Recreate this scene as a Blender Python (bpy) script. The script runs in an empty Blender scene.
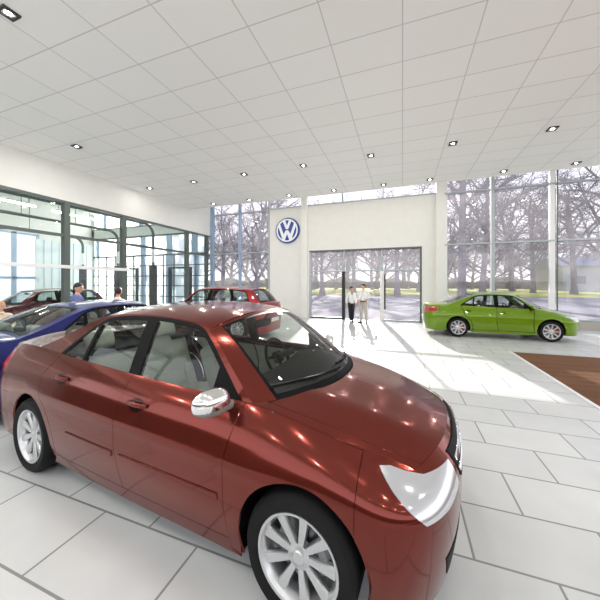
import bpy, bmesh, math, random
import numpy as np
from mathutils import Vector, Matrix
from mathutils.geometry import delaunay_2d_cdt

PI = math.pi
SC = bpy.context.scene
COL = SC.collection

# ------------------------------------------------------------------ materials
def mat(name, color, rough=0.5, metal=0.0, coat=0.0, spec=0.5, emit=None, estr=1.0):
    m = bpy.data.materials.new(name)
    m.use_nodes = True
    b = m.node_tree.nodes['Principled BSDF']
    b.inputs['Base Color'].default_value = (*color, 1)
    b.inputs['Roughness'].default_value = rough
    b.inputs['Metallic'].default_value = metal
    b.inputs['Coat Weight'].default_value = coat
    b.inputs['Coat Roughness'].default_value = 0.03
    b.inputs['Specular IOR Level'].default_value = spec
    if emit:
        b.inputs['Emission Color'].default_value = (*emit, 1)
        b.inputs['Emission Strength'].default_value = estr
    return m

def add_noise(m, scale, c1, c2, bump=0.0, detail=4, coord='Object', stretch=None):
    nt = m.node_tree
    b = nt.nodes['Principled BSDF']
    tc = nt.nodes.new('ShaderNodeTexCoord')
    n = nt.nodes.new('ShaderNodeTexNoise')
    n.inputs['Scale'].default_value = scale
    n.inputs['Detail'].default_value = detail
    if stretch:
        mp = nt.nodes.new('ShaderNodeMapping')
        mp.inputs['Scale'].default_value = stretch
        nt.links.new(tc.outputs[coord], mp.inputs['Vector'])
        nt.links.new(mp.outputs['Vector'], n.inputs['Vector'])
    else:
        nt.links.new(tc.outputs[coord], n.inputs['Vector'])
    r = nt.nodes.new('ShaderNodeValToRGB')
    r.color_ramp.elements[0].position = 0.35
    r.color_ramp.elements[1].position = 0.65
    r.color_ramp.elements[0].color = (*c1, 1)
    r.color_ramp.elements[1].color = (*c2, 1)
    nt.links.new(n.outputs['Fac'], r.inputs['Fac'])
    nt.links.new(r.outputs['Color'], b.inputs['Base Color'])
    if bump:
        bp = nt.nodes.new('ShaderNodeBump')
        bp.inputs['Strength'].default_value = bump
        bp.inputs['Distance'].default_value = 0.01
        nt.links.new(n.outputs['Fac'], bp.inputs['Height'])
        nt.links.new(bp.outputs['Normal'], b.inputs['Normal'])
    return m

def glass(name, tint, refl=1.0, haze=0.0, hcol=(0.8, 0.8, 0.85)):
    """thin pane: clear transmission with a Fresnel reflection (a thin slab does not bend what is behind it)"""
    m = bpy.data.materials.new(name)
    m.use_nodes = True
    nt = m.node_tree
    nt.nodes.remove(nt.nodes['Principled BSDF'])
    out = nt.nodes['Material Output']
    tr = nt.nodes.new('ShaderNodeBsdfTransparent')
    tr.inputs['Color'].default_value = (*tint, 1)
    gl = nt.nodes.new('ShaderNodeBsdfGlossy')
    gl.inputs['Roughness'].default_value = 0.0
    fr = nt.nodes.new('ShaderNodeFresnel')
    ge = nt.nodes.new('ShaderNodeNewGeometry')      # both faces of the slab reflect alike
    io = nt.nodes.new('ShaderNodeMapRange')
    io.inputs['To Min'].default_value = 1.5
    io.inputs['To Max'].default_value = 1 / 1.5
    nt.links.new(ge.outputs['Backfacing'], io.inputs['Value'])
    nt.links.new(io.outputs['Result'], fr.inputs['IOR'])
    ml = nt.nodes.new('ShaderNodeMath')
    ml.operation = 'MULTIPLY'
    ml.inputs[1].default_value = refl
    mx = nt.nodes.new('ShaderNodeMixShader')
    nt.links.new(fr.outputs[0], ml.inputs[0])
    nt.links.new(ml.outputs[0], mx.inputs[0])
    src = tr
    if haze:
        tl = nt.nodes.new('ShaderNodeBsdfTranslucent')
        tl.inputs['Color'].default_value = (*hcol, 1)
        m2 = nt.nodes.new('ShaderNodeMixShader')
        m2.inputs[0].default_value = haze
        nt.links.new(tr.outputs[0], m2.inputs[1])
        nt.links.new(tl.outputs[0], m2.inputs[2])
        src = m2
    nt.links.new(src.outputs[0], mx.inputs[1])
    nt.links.new(gl.outputs[0], mx.inputs[2])
    nt.links.new(mx.outputs[0], out.inputs['Surface'])
    return m

# ------------------------------------------------------------------ mesh helpers
def link(name, me, m=None, parent=None, loc=None, rz=None):
    o = bpy.data.objects.new(name, me)
    COL.objects.link(o)
    if m is not None:
        if isinstance(m, (list, tuple)):
            for k in m:
                me.materials.append(k)
        else:
            me.materials.append(m)
    if parent:
        o.parent = parent
    if loc:
        o.location = loc
    if rz is not None:
        o.rotation_euler = (0, 0, rz)
    return o

def mesh_obj(name, verts, faces, m=None, parent=None, smooth=False, normals=None):
    me = bpy.data.meshes.new(name)
    me.from_pydata([tuple(map(float, v)) for v in verts], [], [tuple(map(int, f)) for f in faces])
    me.update()
    if smooth or normals is not None:
        me.polygons.foreach_set('use_smooth', [True] * len(me.polygons))
    else:
        me.polygons.foreach_set('use_smooth', [False] * len(me.polygons))
    if normals is not None:
        me.normals_split_custom_set_from_vertices([tuple(map(float, n)) for n in normals])
    return link(name, me, m, parent)

def bm_obj(name, bm, m=None, parent=None, smooth=False, loc=None, rz=None):
    me = bpy.data.meshes.new(name)
    bmesh.ops.recalc_face_normals(bm, faces=bm.faces[:])
    bm.to_mesh(me)
    bm.free()
    me.polygons.foreach_set('use_smooth', [smooth] * len(me.polygons))
    if smooth:
        try:
            me.set_sharp_from_angle(angle=math.radians(40))
        except Exception:
            pass
    return link(name, me, m, parent, loc, rz)

def box(bm, x0, x1, y0, y1, z0, z1, mi=0):
    vs = [bm.verts.new(p) for p in ((x0, y0, z0), (x1, y0, z0), (x1, y1, z0), (x0, y1, z0),
                                    (x0, y0, z1), (x1, y0, z1), (x1, y1, z1), (x0, y1, z1))]
    for f in ((0, 3, 2, 1), (4, 5, 6, 7), (0, 1, 5, 4), (1, 2, 6, 5), (2, 3, 7, 6), (3, 0, 4, 7)):
        bm.faces.new([vs[i] for i in f]).material_index = mi

def box_obj(name, b, m, parent=None, bevel=0.0):
    bm = bmesh.new()
    box(bm, *b)
    if bevel:
        bmesh.ops.bevel(bm, geom=bm.edges[:], offset=bevel, segments=2, affect='EDGES', profile=0.6)
    return bm_obj(name, bm, m, parent)

def rbox(bm, cx, cy, cz, sx, sy, sz, r, M=None, seg=3):
    """rounded box centred at c"""
    t = bmesh.new()
    box(t, -sx / 2, sx / 2, -sy / 2, sy / 2, -sz / 2, sz / 2)
    bmesh.ops.bevel(t, geom=t.edges[:], offset=min(r, 0.49 * min(sx, sy, sz)), segments=seg, affect='EDGES', profile=0.5)
    X = Matrix.Translation((cx, cy, cz)) @ (M or Matrix.Identity(4))
    merge(bm, t, X)

def merge(bm, t, X=None):
    mp = {}
    for v in t.verts:
        mp[v] = bm.verts.new(X @ v.co if X else v.co)
    for f in t.faces:
        try:
            nf = bm.faces.new([mp[v] for v in f.verts])
            nf.material_index = f.material_index
        except ValueError:
            pass
    t.free()

def tube(bm, pts, r, n=8, cap=True):
    pts = [Vector(p) for p in pts]
    rs = r if isinstance(r, (list, tuple)) else [r] * len(pts)
    rings = []
    up = None
    for i, p in enumerate(pts):
        if i == 0:
            d = pts[1] - p
        elif i == len(pts) - 1:
            d = p - pts[i - 1]
        else:
            d = (pts[i + 1] - p).normalized() + (p - pts[i - 1]).normalized()
        d.normalize()
        if up is None:
            up = Vector((0, 0, 1)) if abs(d.z) < 0.9 else Vector((1, 0, 0))
        a = d.cross(up)
        if a.length < 1e-6:
            a = d.cross(Vector((0, 1, 0)))
        a.normalize()
        b = d.cross(a).normalized()
        up = -b if (-b).dot(up) > 0 else b
        rings.append([bm.verts.new(p + (a * math.cos(2 * PI * k / n) + b * math.sin(2 * PI * k / n)) * rs[i]) for k in range(n)])
    for A, B in zip(rings, rings[1:]):
        # match nearest start
        off = min(range(n), key=lambda o: (A[0].co - B[o].co).length)
        for k in range(n):
            bm.faces.new((A[k], A[(k + 1) % n], B[(k + 1 + off) % n], B[(k + off) % n]))
    if cap:
        bm.faces.new(rings[0][::-1])
        bm.faces.new(rings[-1])

def lathe(bm, prof, n=32, axis='Y', closed=False):
    """prof: list of (r, h); revolves about the axis"""
    rings = []
    for r, h in prof:
        ring = []
        for k in range(n):
            t = 2 * PI * k / n
            c, s = math.cos(t) * r, math.sin(t) * r
            ring.append(bm.verts.new({'Y': (c, h, s), 'Z': (c, s, h), 'X': (h, c, s)}[axis]))
        rings.append(ring)
    pairs = list(zip(rings, rings[1:]))
    if closed:
        pairs.append((rings[-1], rings[0]))
    for A, B in pairs:
        for k in range(n):
            bm.faces.new((A[k], A[(k + 1) % n], B[(k + 1) % n], B[k]))
    return rings

def prism(bm, poly, y0, y1, mi=0):
    """poly in (x, z), extruded along y"""
    a = [bm.verts.new((x, y0, z)) for x, z in poly]
    b = [bm.verts.new((x, y1, z)) for x, z in poly]
    n = len(poly)
    for f in [a[::-1], b] + [[a[i], a[(i + 1) % n], b[(i + 1) % n], b[i]] for i in range(n)]:
        bm.faces.new(f).material_index = mi

def empty(name, loc=(0, 0, 0), rz=0.0, scale=None):
    o = bpy.data.objects.new(name, None)
    COL.objects.link(o)
    o.location = loc
    o.rotation_euler = (0, 0, rz)
    o.empty_display_size = 0.1
    if scale:
        o.scale = scale if isinstance(scale, tuple) else (scale,) * 3
    return o

def tag(o, label, cat, group=None, kind=None):
    o['label'] = label
    if cat:
        o['category'] = cat
    if group:
        o['group'] = group
    if kind:
        o['kind'] = kind
    return o

def struct(o, label=None, cat=None):
    o['kind'] = 'structure'
    if label:
        o['label'] = label
    if cat:
        o['category'] = cat
    return o

# ------------------------------------------------------------------ camera and the pixel frame it was solved in
TH = math.radians(19.8)
CAMH = 1.76
cam = bpy.data.cameras.new('camera')
cam.sensor_width = 36.0
cam.sensor_fit = 'HORIZONTAL'
cam.lens = 285.0 / 600.0 * 36.0
cam.shift_y = -17.0 / 600.0
cam.clip_start = 0.05
cam.clip_end = 600
camo = bpy.data.objects.new('camera', cam)
COL.objects.link(camo)
camo.location = (0, 0, CAMH)
camo.rotation_euler = (PI / 2, 0, TH)
SC.camera = camo
# ------------------------------------------------------------------ cars
def natspl(xs, ys):
    xs = np.asarray(xs, float); ys = np.asarray(ys, float)
    n = len(xs)
    if n == 2:
        k = (ys[1] - ys[0]) / (xs[1] - xs[0])
        return lambda x: ys[0] + k * (np.asarray(x, float) - xs[0])
    h = np.diff(xs)
    A = np.zeros((n, n)); r = np.zeros(n)
    A[0, 0] = A[-1, -1] = 1
    for i in range(1, n - 1):
        A[i, i - 1] = h[i - 1]; A[i, i] = 2 * (h[i - 1] + h[i]); A[i, i + 1] = h[i]
        r[i] = 6 * ((ys[i + 1] - ys[i]) / h[i] - (ys[i] - ys[i - 1]) / h[i - 1])
    M = np.linalg.solve(A, r)
    def f(x):
        x = np.asarray(x, float)
        i = np.clip(np.searchsorted(xs, x) - 1, 0, n - 2)
        xc = np.clip(x, xs[0], xs[-1])
        a = (xs[i + 1] - xc) / h[i]; b = (xc - xs[i]) / h[i]
        y = a * ys[i] + b * ys[i + 1] + ((a**3 - a) * M[i] + (b**3 - b) * M[i + 1]) * h[i]**2 / 6
        d0 = (ys[1] - ys[0]) / h[0] - h[0] * M[1] / 6
        d1 = (ys[-1] - ys[-2]) / h[-1] + h[-1] * M[-2] / 6
        return y + np.where(x < xs[0], (x - xs[0]) * d0, 0) + np.where(x > xs[-1], (x - xs[-1]) * d1, 0)
    return f

def seg_pts(poly, step):
    """densify a closed polygon"""
    out = []
    n = len(poly)
    for i in range(n):
        p = np.array(poly[i], float); q = np.array(poly[(i + 1) % n], float)
        k = max(1, int(math.ceil(np.linalg.norm(q - p) / step)))
        for j in range(k):
            out.append(p + (q - p) * j / k)
    return np.array(out)

def shrink_poly(P, d):
    if d == 0:
        return P
    n = len(P)
    A = 0.5 * np.sum(P[:, 0] * np.roll(P[:, 1], -1) - np.roll(P[:, 0], -1) * P[:, 1])
    s = 1 if A > 0 else -1
    e = np.roll(P, -1, 0) - P
    e /= np.maximum(np.linalg.norm(e, axis=1), 1e-9)[:, None]
    nr = np.stack([-e[:, 1], e[:, 0]], 1) * s
    v = nr + np.roll(nr, 1, 0)
    v /= np.maximum(np.linalg.norm(v, axis=1), 1e-6)[:, None]
    c = np.clip((v * nr).sum(1), 0.4, 1)
    return P + v * (d / c)[:, None]

def inside(P, Q):
    x, y = Q[:, 0], Q[:, 1]
    r = np.zeros(len(Q), bool)
    n = len(P)
    for i in range(n):
        x1, y1 = P[i]; x2, y2 = P[(i + 1) % n]
        if y1 == y2:
            continue
        c = ((y1 > y) != (y2 > y)) & (x < (x2 - x1) * (y - y1) / (y2 - y1) + x1)
        r ^= c
    return r

def dist_poly(P, Q):
    d = np.full(len(Q), 1e9)
    n = len(P)
    for i in range(n):
        a = P[i]; b = P[(i + 1) % n]
        ab = b - a; L = max(ab @ ab, 1e-12)
        t = np.clip(((Q - a) @ ab) / L, 0, 1)
        d = np.minimum(d, np.linalg.norm(Q - (a + t[:, None] * ab), axis=1))
    return d

class Geo:
    """collects verts / faces / normals in car coordinates (a rearward from front axle, y, z)"""
    def __init__(s):
        s.v, s.f, s.n, s.mi = [], [], [], []
    def add(s, V, F, N, mi=0):
        o = len(s.v)
        s.v += list(V); s.n += list(N)
        s.f += [[i + o for i in f] for f in F]
        s.mi += [mi] * len(F)
    def mirrored(s, V, F, N, mi=0):
        k = np.array([1, -1, 1.0])
        s.add(np.asarray(V) * k, [f[::-1] for f in F], np.asarray(N) * k, mi)

CEN = np.array([1.4, 0.0, 0.72])

def fnormals(func, P, e=2e-3):
    du = func(P + [e, 0]) - func(P - [e, 0])
    dv = func(P + [0, e]) - func(P - [0, e])
    n = np.cross(du, dv)
    return n / np.maximum(np.linalg.norm(n, axis=1), 1e-12)[:, None]

def patch(func, poly, step=0.04, gap=0.0035, offset=0.0, skirt=0.014, ref=None, inward=False):
    P = shrink_poly(seg_pts(poly, step), gap)
    lo, hi = P.min(0), P.max(0)
    gx = np.arange(lo[0] + step / 2, hi[0], step); gy = np.arange(lo[1] + step / 2, hi[1], step)
    n = len(P)
    pts = P
    if len(gx) and len(gy):
        Q = np.stack(np.meshgrid(gx, gy), -1).reshape(-1, 2)
        Q = Q[inside(P, Q)]
        if len(Q):
            Q = Q[dist_poly(P, Q) > step * 0.45]
        pts = np.concatenate([P, Q]) if len(Q) else P
    r = delaunay_2d_cdt([Vector(p) for p in pts], [], [list(range(n))], 1, 1e-7)
    p2 = np.array([tuple(p) for p in r[0]])
    F = [list(f) for f in r[2]]
    V = func(p2)
    N = fnormals(func, p2)
    rf = CEN if ref is None else np.array(ref)
    sg = np.sign(np.sum((V - rf) * N)) or 1
    N = N * sg
    # winding by 2D sign
    F2 = []
    for f in F:
        a, b, c = p2[f[0]], p2[f[1]], p2[f[2]]
        s2 = (b[0] - a[0]) * (c[1] - a[1]) - (b[1] - a[1]) * (c[0] - a[0])
        F2.append(f if s2 * sg > 0 else f[::-1])
    V = V + N * offset
    if inward:
        F2 = [f[::-1] for f in F2]; N = -N
        return V, F2, N
    if skirt:
        # boundary edges -> skirt
        cnt = {}
        for f in F2:
            for i in range(len(f)):
                e = (f[i], f[(i + 1) % len(f)])
                k = tuple(sorted(e)); cnt.setdefault(k, []).append(e)
        be = [e[0] for e in cnt.values() if len(e) == 1]
        bv = sorted({i for e in be for i in e})
        idx = {b: len(V) + k for k, b in enumerate(bv)}
        out = {b: np.zeros(3) for b in bv}
        for i, j in be:
            t = V[j] - V[i]
            o = np.cross(t, N[i]); o /= max(np.linalg.norm(o), 1e-9)
            out[i] += o; out[j] += o
        V2 = np.array([V[b] - N[b] * skirt for b in bv])
        N2 = []
        for b in bv:
            o = out[b] / max(np.linalg.norm(out[b]), 1e-9)
            N2.append(o * 0.9 + N[b] * 0.3)
        V = np.concatenate([V, V2]); N = np.concatenate([N, np.array(N2)])
        for i, j in be:
            F2.append([i, idx[i], idx[j], j])
    return V, F2, N

def loft(func, A, B, rows=6, offset=0.0, ref=None):
    A = np.array(A, float); B = np.array(B, float)
    n = len(A)
    P = np.concatenate([A + (B - A) * k / rows for k in range(rows + 1)])
    V = func(P); N = fnormals(func, P)
    rf = CEN if ref is None else np.array(ref)
    sg = np.sign(np.sum((V - rf) * N)) or 1
    N = N * sg
    F = []
    for k in range(rows):
        for i in range(n - 1):
            q = [k * n + i, k * n + i + 1, (k + 1) * n + i + 1, (k + 1) * n + i]
            a, b, c = P[q[0]], P[q[1]], P[q[2]]
            s2 = (b[0] - a[0]) * (c[1] - a[1]) - (b[1] - a[1]) * (c[0] - a[0])
            F.append(q if s2 * sg > 0 else q[::-1])
    return V + N * offset, F, N

def resample(P, n):
    P = np.array(P, float)
    d = np.concatenate([[0], np.cumsum(np.linalg.norm(np.diff(P, axis=0), axis=1))])
    t = np.linspace(0, d[-1], n)
    return np.stack([np.interp(t, d, P[:, 0]), np.interp(t, d, P[:, 1])], 1)

def arc(cx, cz, r, a0, a1, n=16):
    return [(cx + r * math.cos(math.radians(a0 + (a1 - a0) * k / n)), cz + r * math.sin(math.radians(a0 + (a1 - a0) * k / n))) for k in range(n + 1)]

SEDAN = dict(
    wb=2.578,
    K=dict(a=[-.55, -.2, .1, .36, .9, 1.4, 2.4, 2.95, 3.2, 3.45],
           y=[.60, .69, .722, .735, .752, .758, .742, .71, .685, .635],
           z=[.755, .855, .925, .965, .99, 1.005, 1.04, 1.05, 1.042, 1.02]),
    E=dict(a=[.36, .60, .84, 1.15, 1.45, 1.75, 2.0, 2.3, 2.6, 2.95],
           z=[.965, 1.165, 1.335, 1.392, 1.406, 1.400, 1.376, 1.282, 1.162, 1.05]),
    Wm=dict(a=[-.35, 0, .6, 1.4, 2.2, 2.8, 3.05], y=[.855, .875, .885, .89, .885, .872, .858]),
    front=(-.35, .53, 2.6), rear=(3.05, .60, 3.0),
    sections=[('hood', (-.55, .36), [-.80, -.5, -.2, 0.0], [.785, .885, .95, .985], 2.2, 2.4),
              ('wind', (.36, .84), [0.0, .38, .76], [.985, 1.238, 1.425], 2.2, 2.2),
              ('roof', (.84, 2.0), [.76, 1.1, 1.45, 1.8, 2.1], [1.425, 1.463, 1.474, 1.463, 1.428], 2.2, 3.0),
              ('rear', (2.0, 2.95), [2.10, 2.5, 2.85], [1.428, 1.262, 1.085], 2.2, 2.4),
              ('trunk', (2.95, 3.45), [2.85, 3.2, 3.48, 3.57], [1.085, 1.088, 1.085, 1.06], 2.2, 2.6)],
    dlo_bot=[(.44, .93), (1.0, .957), (1.5, .983), (2.0, 1.010), (2.46, 1.035)],
    dlo_top=[(.44, .93), (.58, 1.06), (.74, 1.20), (.88, 1.305), (1.02, 1.345), (1.25, 1.362), (1.45, 1.366), (1.65, 1.362), (1.85, 1.350), (2.0, 1.320), (2.13, 1.255), (2.29, 1.15), (2.46, 1.035)],
    atop=.84, ctop=2.0, in_at=(.88, 1.305), in_ct=(2.0, 1.32),
    bp=(1.37, 1.49), qd=(2.07, 2.11),
    rear_door_top=2.46, tail_u=3.15,
)
HATCH = dict(
    wb=2.578,
    K=dict(a=[-.55, -.2, .1, .36, .9, 1.4, 2.4, 2.95, 3.2, 3.32],
           y=[.60, .69, .722, .735, .752, .758, .75, .73, .70, .67],
           z=[.775, .875, .95, .985, 1.0, 1.015, 1.04, 1.055, 1.06, 1.06]),
    E=dict(a=[.36, .60, .84, 1.15, 1.45, 2.0, 2.5, 2.86, 3.05, 3.2],
           z=[.985, 1.21, 1.395, 1.455, 1.475, 1.475, 1.455, 1.42, 1.25, 1.06]),
    Wm=dict(a=[-.35, 0, .6, 1.4, 2.2, 2.8, 2.95], y=[.855, .875, .885, .89, .885, .872, .865]),
    front=(-.35, .50, 2.6), rear=(2.95, .50, 3.4),
    sections=[('hood', (-.55, .36), [-.80, -.5, -.2, 0.0], [.80, .91, .975, 1.01], 2.2, 2.4),
              ('wind', (.36, .84), [0.0, .38, .76], [1.01, 1.275, 1.475], 2.2, 2.2),
              ('roof', (.84, 2.86), [.76, 1.1, 1.6, 2.2, 2.94], [1.475, 1.525, 1.545, 1.54, 1.48], 2.2, 3.0),
              ('rear', (2.86, 3.2), [2.94, 3.14, 3.3], [1.48, 1.29, 1.07], 2.2, 2.4),
              ('trunk', (3.2, 3.32), [3.3, 3.36, 3.42], [1.07, 1.065, 1.06], 2.2, 2.6)],
    dlo_bot=[(.50, 1.0), (1.0, 1.015), (1.5, 1.03), (2.0, 1.045), (2.6, 1.062), (2.88, 1.075)],
    dlo_top=[(.50, 1.0), (.62, 1.12), (.78, 1.27), (.92, 1.365), (1.05, 1.40), (1.25, 1.425), (1.45, 1.435), (1.85, 1.44), (2.3, 1.425), (2.55, 1.405), (2.70, 1.37), (2.80, 1.25), (2.88, 1.075)],
    atop=.84, ctop=2.86, in_at=(.92, 1.365), in_ct=(2.70, 1.37),
    bp=(1.37, 1.49), qd=(2.24, 2.32),
    rear_door_top=2.46, tail_u=3.0,
)

import copy as _copy
LONG = _copy.deepcopy(SEDAN)
LONG['wb'] = 2.76
LONG['K']['a'][-2:] = [3.33, 3.62]
LONG['Wm']['a'][-1] = 3.24
LONG['rear'] = (3.24, .60, 3.0)
LONG['sections'][4] = ('trunk', (2.95, 3.62), [2.85, 3.30, 3.66, 3.76], [1.085, 1.088, 1.085, 1.06], 2.2, 2.6)
LONG['tail_u'] = 3.33
LONG['front'] = (-.35, .44, 2.5)
LONG['sections'][0] = ('hood', (-.55, .36), [-.71, -.45, -.2, 0.0], [.79, .89, .95, .985], 2.2, 2.4)

class CarShape:
    def __init__(s, sp):
        s.sp = sp
        K = sp['K']
        s.Ky = natspl(K['a'], K['y']); s.Kz = natspl(K['a'], K['z'])
        s.Ez = natspl(sp['E']['a'], sp['E']['z'])
        s.Wm = natspl(sp['Wm']['a'], sp['Wm']['y'])
        s.a0, s.a1 = sp['E']['a'][0], sp['E']['a'][-1]
        s.sec = {}
        for nm, er, ca, cz, px, pz in sp['sections']:
            s.sec[nm] = (er, ca[0], ca[-1], natspl(ca, cz), px, pz)
        def corner(a, A, n, B, sg):
            ph = np.linspace(0, PI / 2, 1500)
            x = a + sg * A * np.sin(ph) ** (2 / n); y = B * np.cos(ph) ** (2 / n)
            x[0], y[-1] = a, 0
            d = np.concatenate([[0], np.cumsum(np.hypot(np.diff(x), np.diff(y)))])
            k = np.linspace(0, d[-1], 240)
            return k, np.interp(k, d, x), np.interp(k, d, y), d[-1]
        fa, fA, fn = sp['front']; ra, rA, rn = sp['rear']
        s.fa, s.ra = fa, ra
        s.fk, s.fx, s.fy, s.Lf = corner(fa, fA, fn, float(s.Wm(fa)), -1)
        s.rk, s.rx, s.ry, s.Lr = corner(ra, rA, rn, float(s.Wm(ra)), 1)
        s.u0, s.u1 = fa - s.Lf, ra + s.Lr
        s.zm = 0.60
    def perim(s, u):
        u = np.asarray(u, float)
        a = u.copy(); y = s.Wm(np.clip(u, s.fa, s.ra))
        m = u < s.fa
        a[m] = np.interp(s.fa - u[m], s.fk, s.fx); y[m] = np.interp(s.fa - u[m], s.fk, s.fy)
        # continue a hair past the centre line so that normals there come out right
        y[m] = np.where(u[m] < s.u0, -(s.u0 - u[m]), y[m])
        m = u > s.ra
        a[m] = np.interp(u[m] - s.ra, s.rk, s.rx); y[m] = np.interp(u[m] - s.ra, s.rk, s.ry)
        y[m] = np.where(u[m] > s.u1, -(u[m] - s.u1), y[m])
        return a, y
    def crest(s, u):
        u = np.asarray(u, float)
        a = u.copy(); y = s.Ky(u); z = s.Kz(u)
        for front in (True, False):
            m = (u < s.fa) if front else (u > s.ra)
            if not m.any():
                continue
            nm = 'hood' if front else 'trunk'
            er, c0, c1, zc, px, pz = s.sec[nm]
            ae = er[0] if front else er[1]
            ac = c0 if front else c1
            w = ((s.fa - u[m]) / s.Lf) if front else ((u[m] - s.ra) / s.Lr)
            wc = 0.32 if front else 0.38
            base = s.fa if front else s.ra
            k1 = np.clip(w / wc, 0, 1)
            aa = base + (ae - base) * k1
            ya, za = s.Ky(aa), s.Kz(aa)
            t = 1 - (w - wc) / (1 - wc)
            tt = np.clip(np.abs(t), 0, 1)
            ye, ze = float(s.Ky(ae)), float(s.Kz(ae)); zcc = float(zc(ac))
            xb = ac + (ae - ac) * tt ** px; yb = np.sign(t) * tt * ye; zb = zcc + (ze - zcc) * tt ** pz
            first = w < wc
            a[m] = np.where(first, aa, xb); y[m] = np.where(first, ya, yb); z[m] = np.where(first, za, zb)
        return a, y, z
    def side(s, P):
        u, z = P[:, 0], P[:, 1]
        pa, py = s.perim(u)
        ca, cy, cz = s.crest(u)
        e = 2e-3
        a2, y2 = s.perim(u + e); a1, y1 = s.perim(u - e)
        tx, ty = a2 - a1, y2 - y1
        L = np.maximum(np.hypot(tx, ty), 1e-9)
        nx, ny = -ty / L, tx / L          # outward for increasing u on the +y side
        tau = np.clip((cz - z) / np.maximum(cz - s.zm, .02), 0, 1)
        h = 1 - (1 - tau) ** 2.5
        a = ca + (pa - ca) * h; y = cy + (py - cy) * h
        lo = np.clip((s.zm - z) / 0.42, 0, 2)
        tk = 0.055 * lo ** 2
        # a soft crease along the flanks under the handles
        cr = 0.010 * np.exp(-((z - (0.70 + 0.02 * (u - 1))) / 0.045) ** 2) * np.clip((u + .1) / .4, 0, 1) * np.clip((2.9 - u) / .4, 0, 1)
        k = cr - tk
        over = np.maximum(z - cz, 0)
        return np.stack([a + nx * k, y + ny * k - .42 * over, z], 1)
    def G(s, P):
        a, z = P[:, 0], P[:, 1]
        d = z - s.Kz(a)
        return np.stack([a, s.Ky(a) - .36 * d - .16 * d * np.abs(d), z], 1)
    def edge(s, a):
        a = np.asarray(a, float)
        gh = (a >= s.a0) & (a <= s.a1)
        z = np.where(gh, s.Ez(a), s.Kz(a))
        d = z - s.Kz(a)
        y = s.Ky(a) - np.where(gh, .36 * d + .16 * d * np.abs(d), 0)
        return y, z
    def strip(s, nm, W=.7, L=1.0):
        er, c0, c1, zc, px, pz = s.sec[nm]
        def f(P):
            t = P[:, 0] / W; q = P[:, 1] / L
            ae = er[0] + (er[1] - er[0]) * q
            ac = c0 + (c1 - c0) * q
            ye, ze = s.edge(np.clip(ae, er[0], er[1]))
            if nm in ('hood', 'trunk'):
                ye, ze = s.Ky(ae), s.Kz(ae)
            at = np.abs(t)
            zz = zc(ac)
            z = zz + (ze - zz) * at ** pz
            if nm == 'hood':
                z = z + 0.010 * np.exp(-((at - .62) / .13) ** 2) * np.clip(q * 3, 0, 1) - 0.004 * np.exp(-((at - .30) / .2) ** 2)
            return np.stack([ac + (ae - ac) * at ** px, t * ye, z], 1)
        return f

def wheel_parts(parent, mats, caliper, side, spokes=9):
    """wheel about its own Y axis; side +1: outer face towards +y"""
    bm = bmesh.new()
    R, r, w = .318, .225, .105
    prof = [(r, -w + .01), (r + .03, -w), (R - .03, -w - .004), (R - .008, -w + .018), (R, -w + .04), (R, w - .04), (R - .008, w - .018), (R - .03, w + .004), (r + .03, w), (r, w - .01)]
    lathe(bm, prof, 48, 'Y', closed=True)
    bm_obj('tire', bm, mats['rubber'], parent, True)
    bm = bmesh.new()
    o = side
    prof = [(.222, -.09 * o), (.205, -.07 * o), (.20, .02 * o), (.205, .07 * o), (.228, .094 * o), (.228, .100 * o), (.215, .098 * o), (.196, .072 * o), (.19, .0), (.195, -.08 * o)]
    lathe(bm, prof, 48, 'Y', closed=True)
    # hub
    lathe(bm, [(.0005, .078 * o), (.03, .078 * o), (.036, .072 * o), (.062, .066 * o), (.066, .03 * o), (.0005, .03 * o)], 24, 'Y')
    for k in range(spokes):
        t = 2 * PI * k / spokes
        c, sn = math.cos(t), math.sin(t)
        w0, w1 = .018, .030
        prof = [(.05, w0, .066), (.12, .024, .072), (.205, w1, .080)]
        rows = []
        for rr, ww, h in prof:
            row = []
            for dw, dh in ((-ww, -.012), (-ww * .75, 0), (ww * .75, 0), (ww, -.012), (ww * .8, -.035), (-ww * .8, -.035)):
                x, z = rr, dw
                row.append(bm.verts.new((x * c - z * sn, (h + dh) * o, x * sn + z * c)))
            rows.append(row)
        for A, B in zip(rows, rows[1:]):
            for i in range(6):
                bm.faces.new((A[i], A[(i + 1) % 6], B[(i + 1) % 6], B[i]))
    bm_obj('rim', bm, mats['alloy'], parent, True)
    bm = bmesh.new()
    lathe(bm, [(.05, .0), (.05, .012 * o), (.15, .012 * o), (.15, -.012 * o), (.05, -.012 * o)], 36, 'Y')
    bm_obj('brake_disc', bm, mats['steel'], parent, True)
    bm = bmesh.new()
    pts = [(.145 * math.cos(a), 0, .145 * math.sin(a)) for a in np.linspace(-.45, .75, 9)]
    rows = []
    for i, a in enumerate(np.linspace(-.35, .8, 9)):
        k = 1 if 0 < i < 8 else .8
        row = []
        for rr, yy in ((.105, -.03), (.105, .045), (.150, .050), (.172, .03), (.172, -.03)):
            rr2 = .138 + (rr - .138) * k
            row.append(bm.verts.new((rr2 * math.cos(a), yy * o, rr2 * math.sin(a))))
        rows.append(row)
    for A, B in zip(rows, rows[1:]):
        for i in range(5):
            bm.faces.new((A[i], A[(i + 1) % 5], B[(i + 1) % 5], B[i]))
    bm.faces.new(rows[0]); bm.faces.new(rows[-1][::-1])
    bm_obj('brake_caliper', bm, caliper, parent, False)

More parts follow.
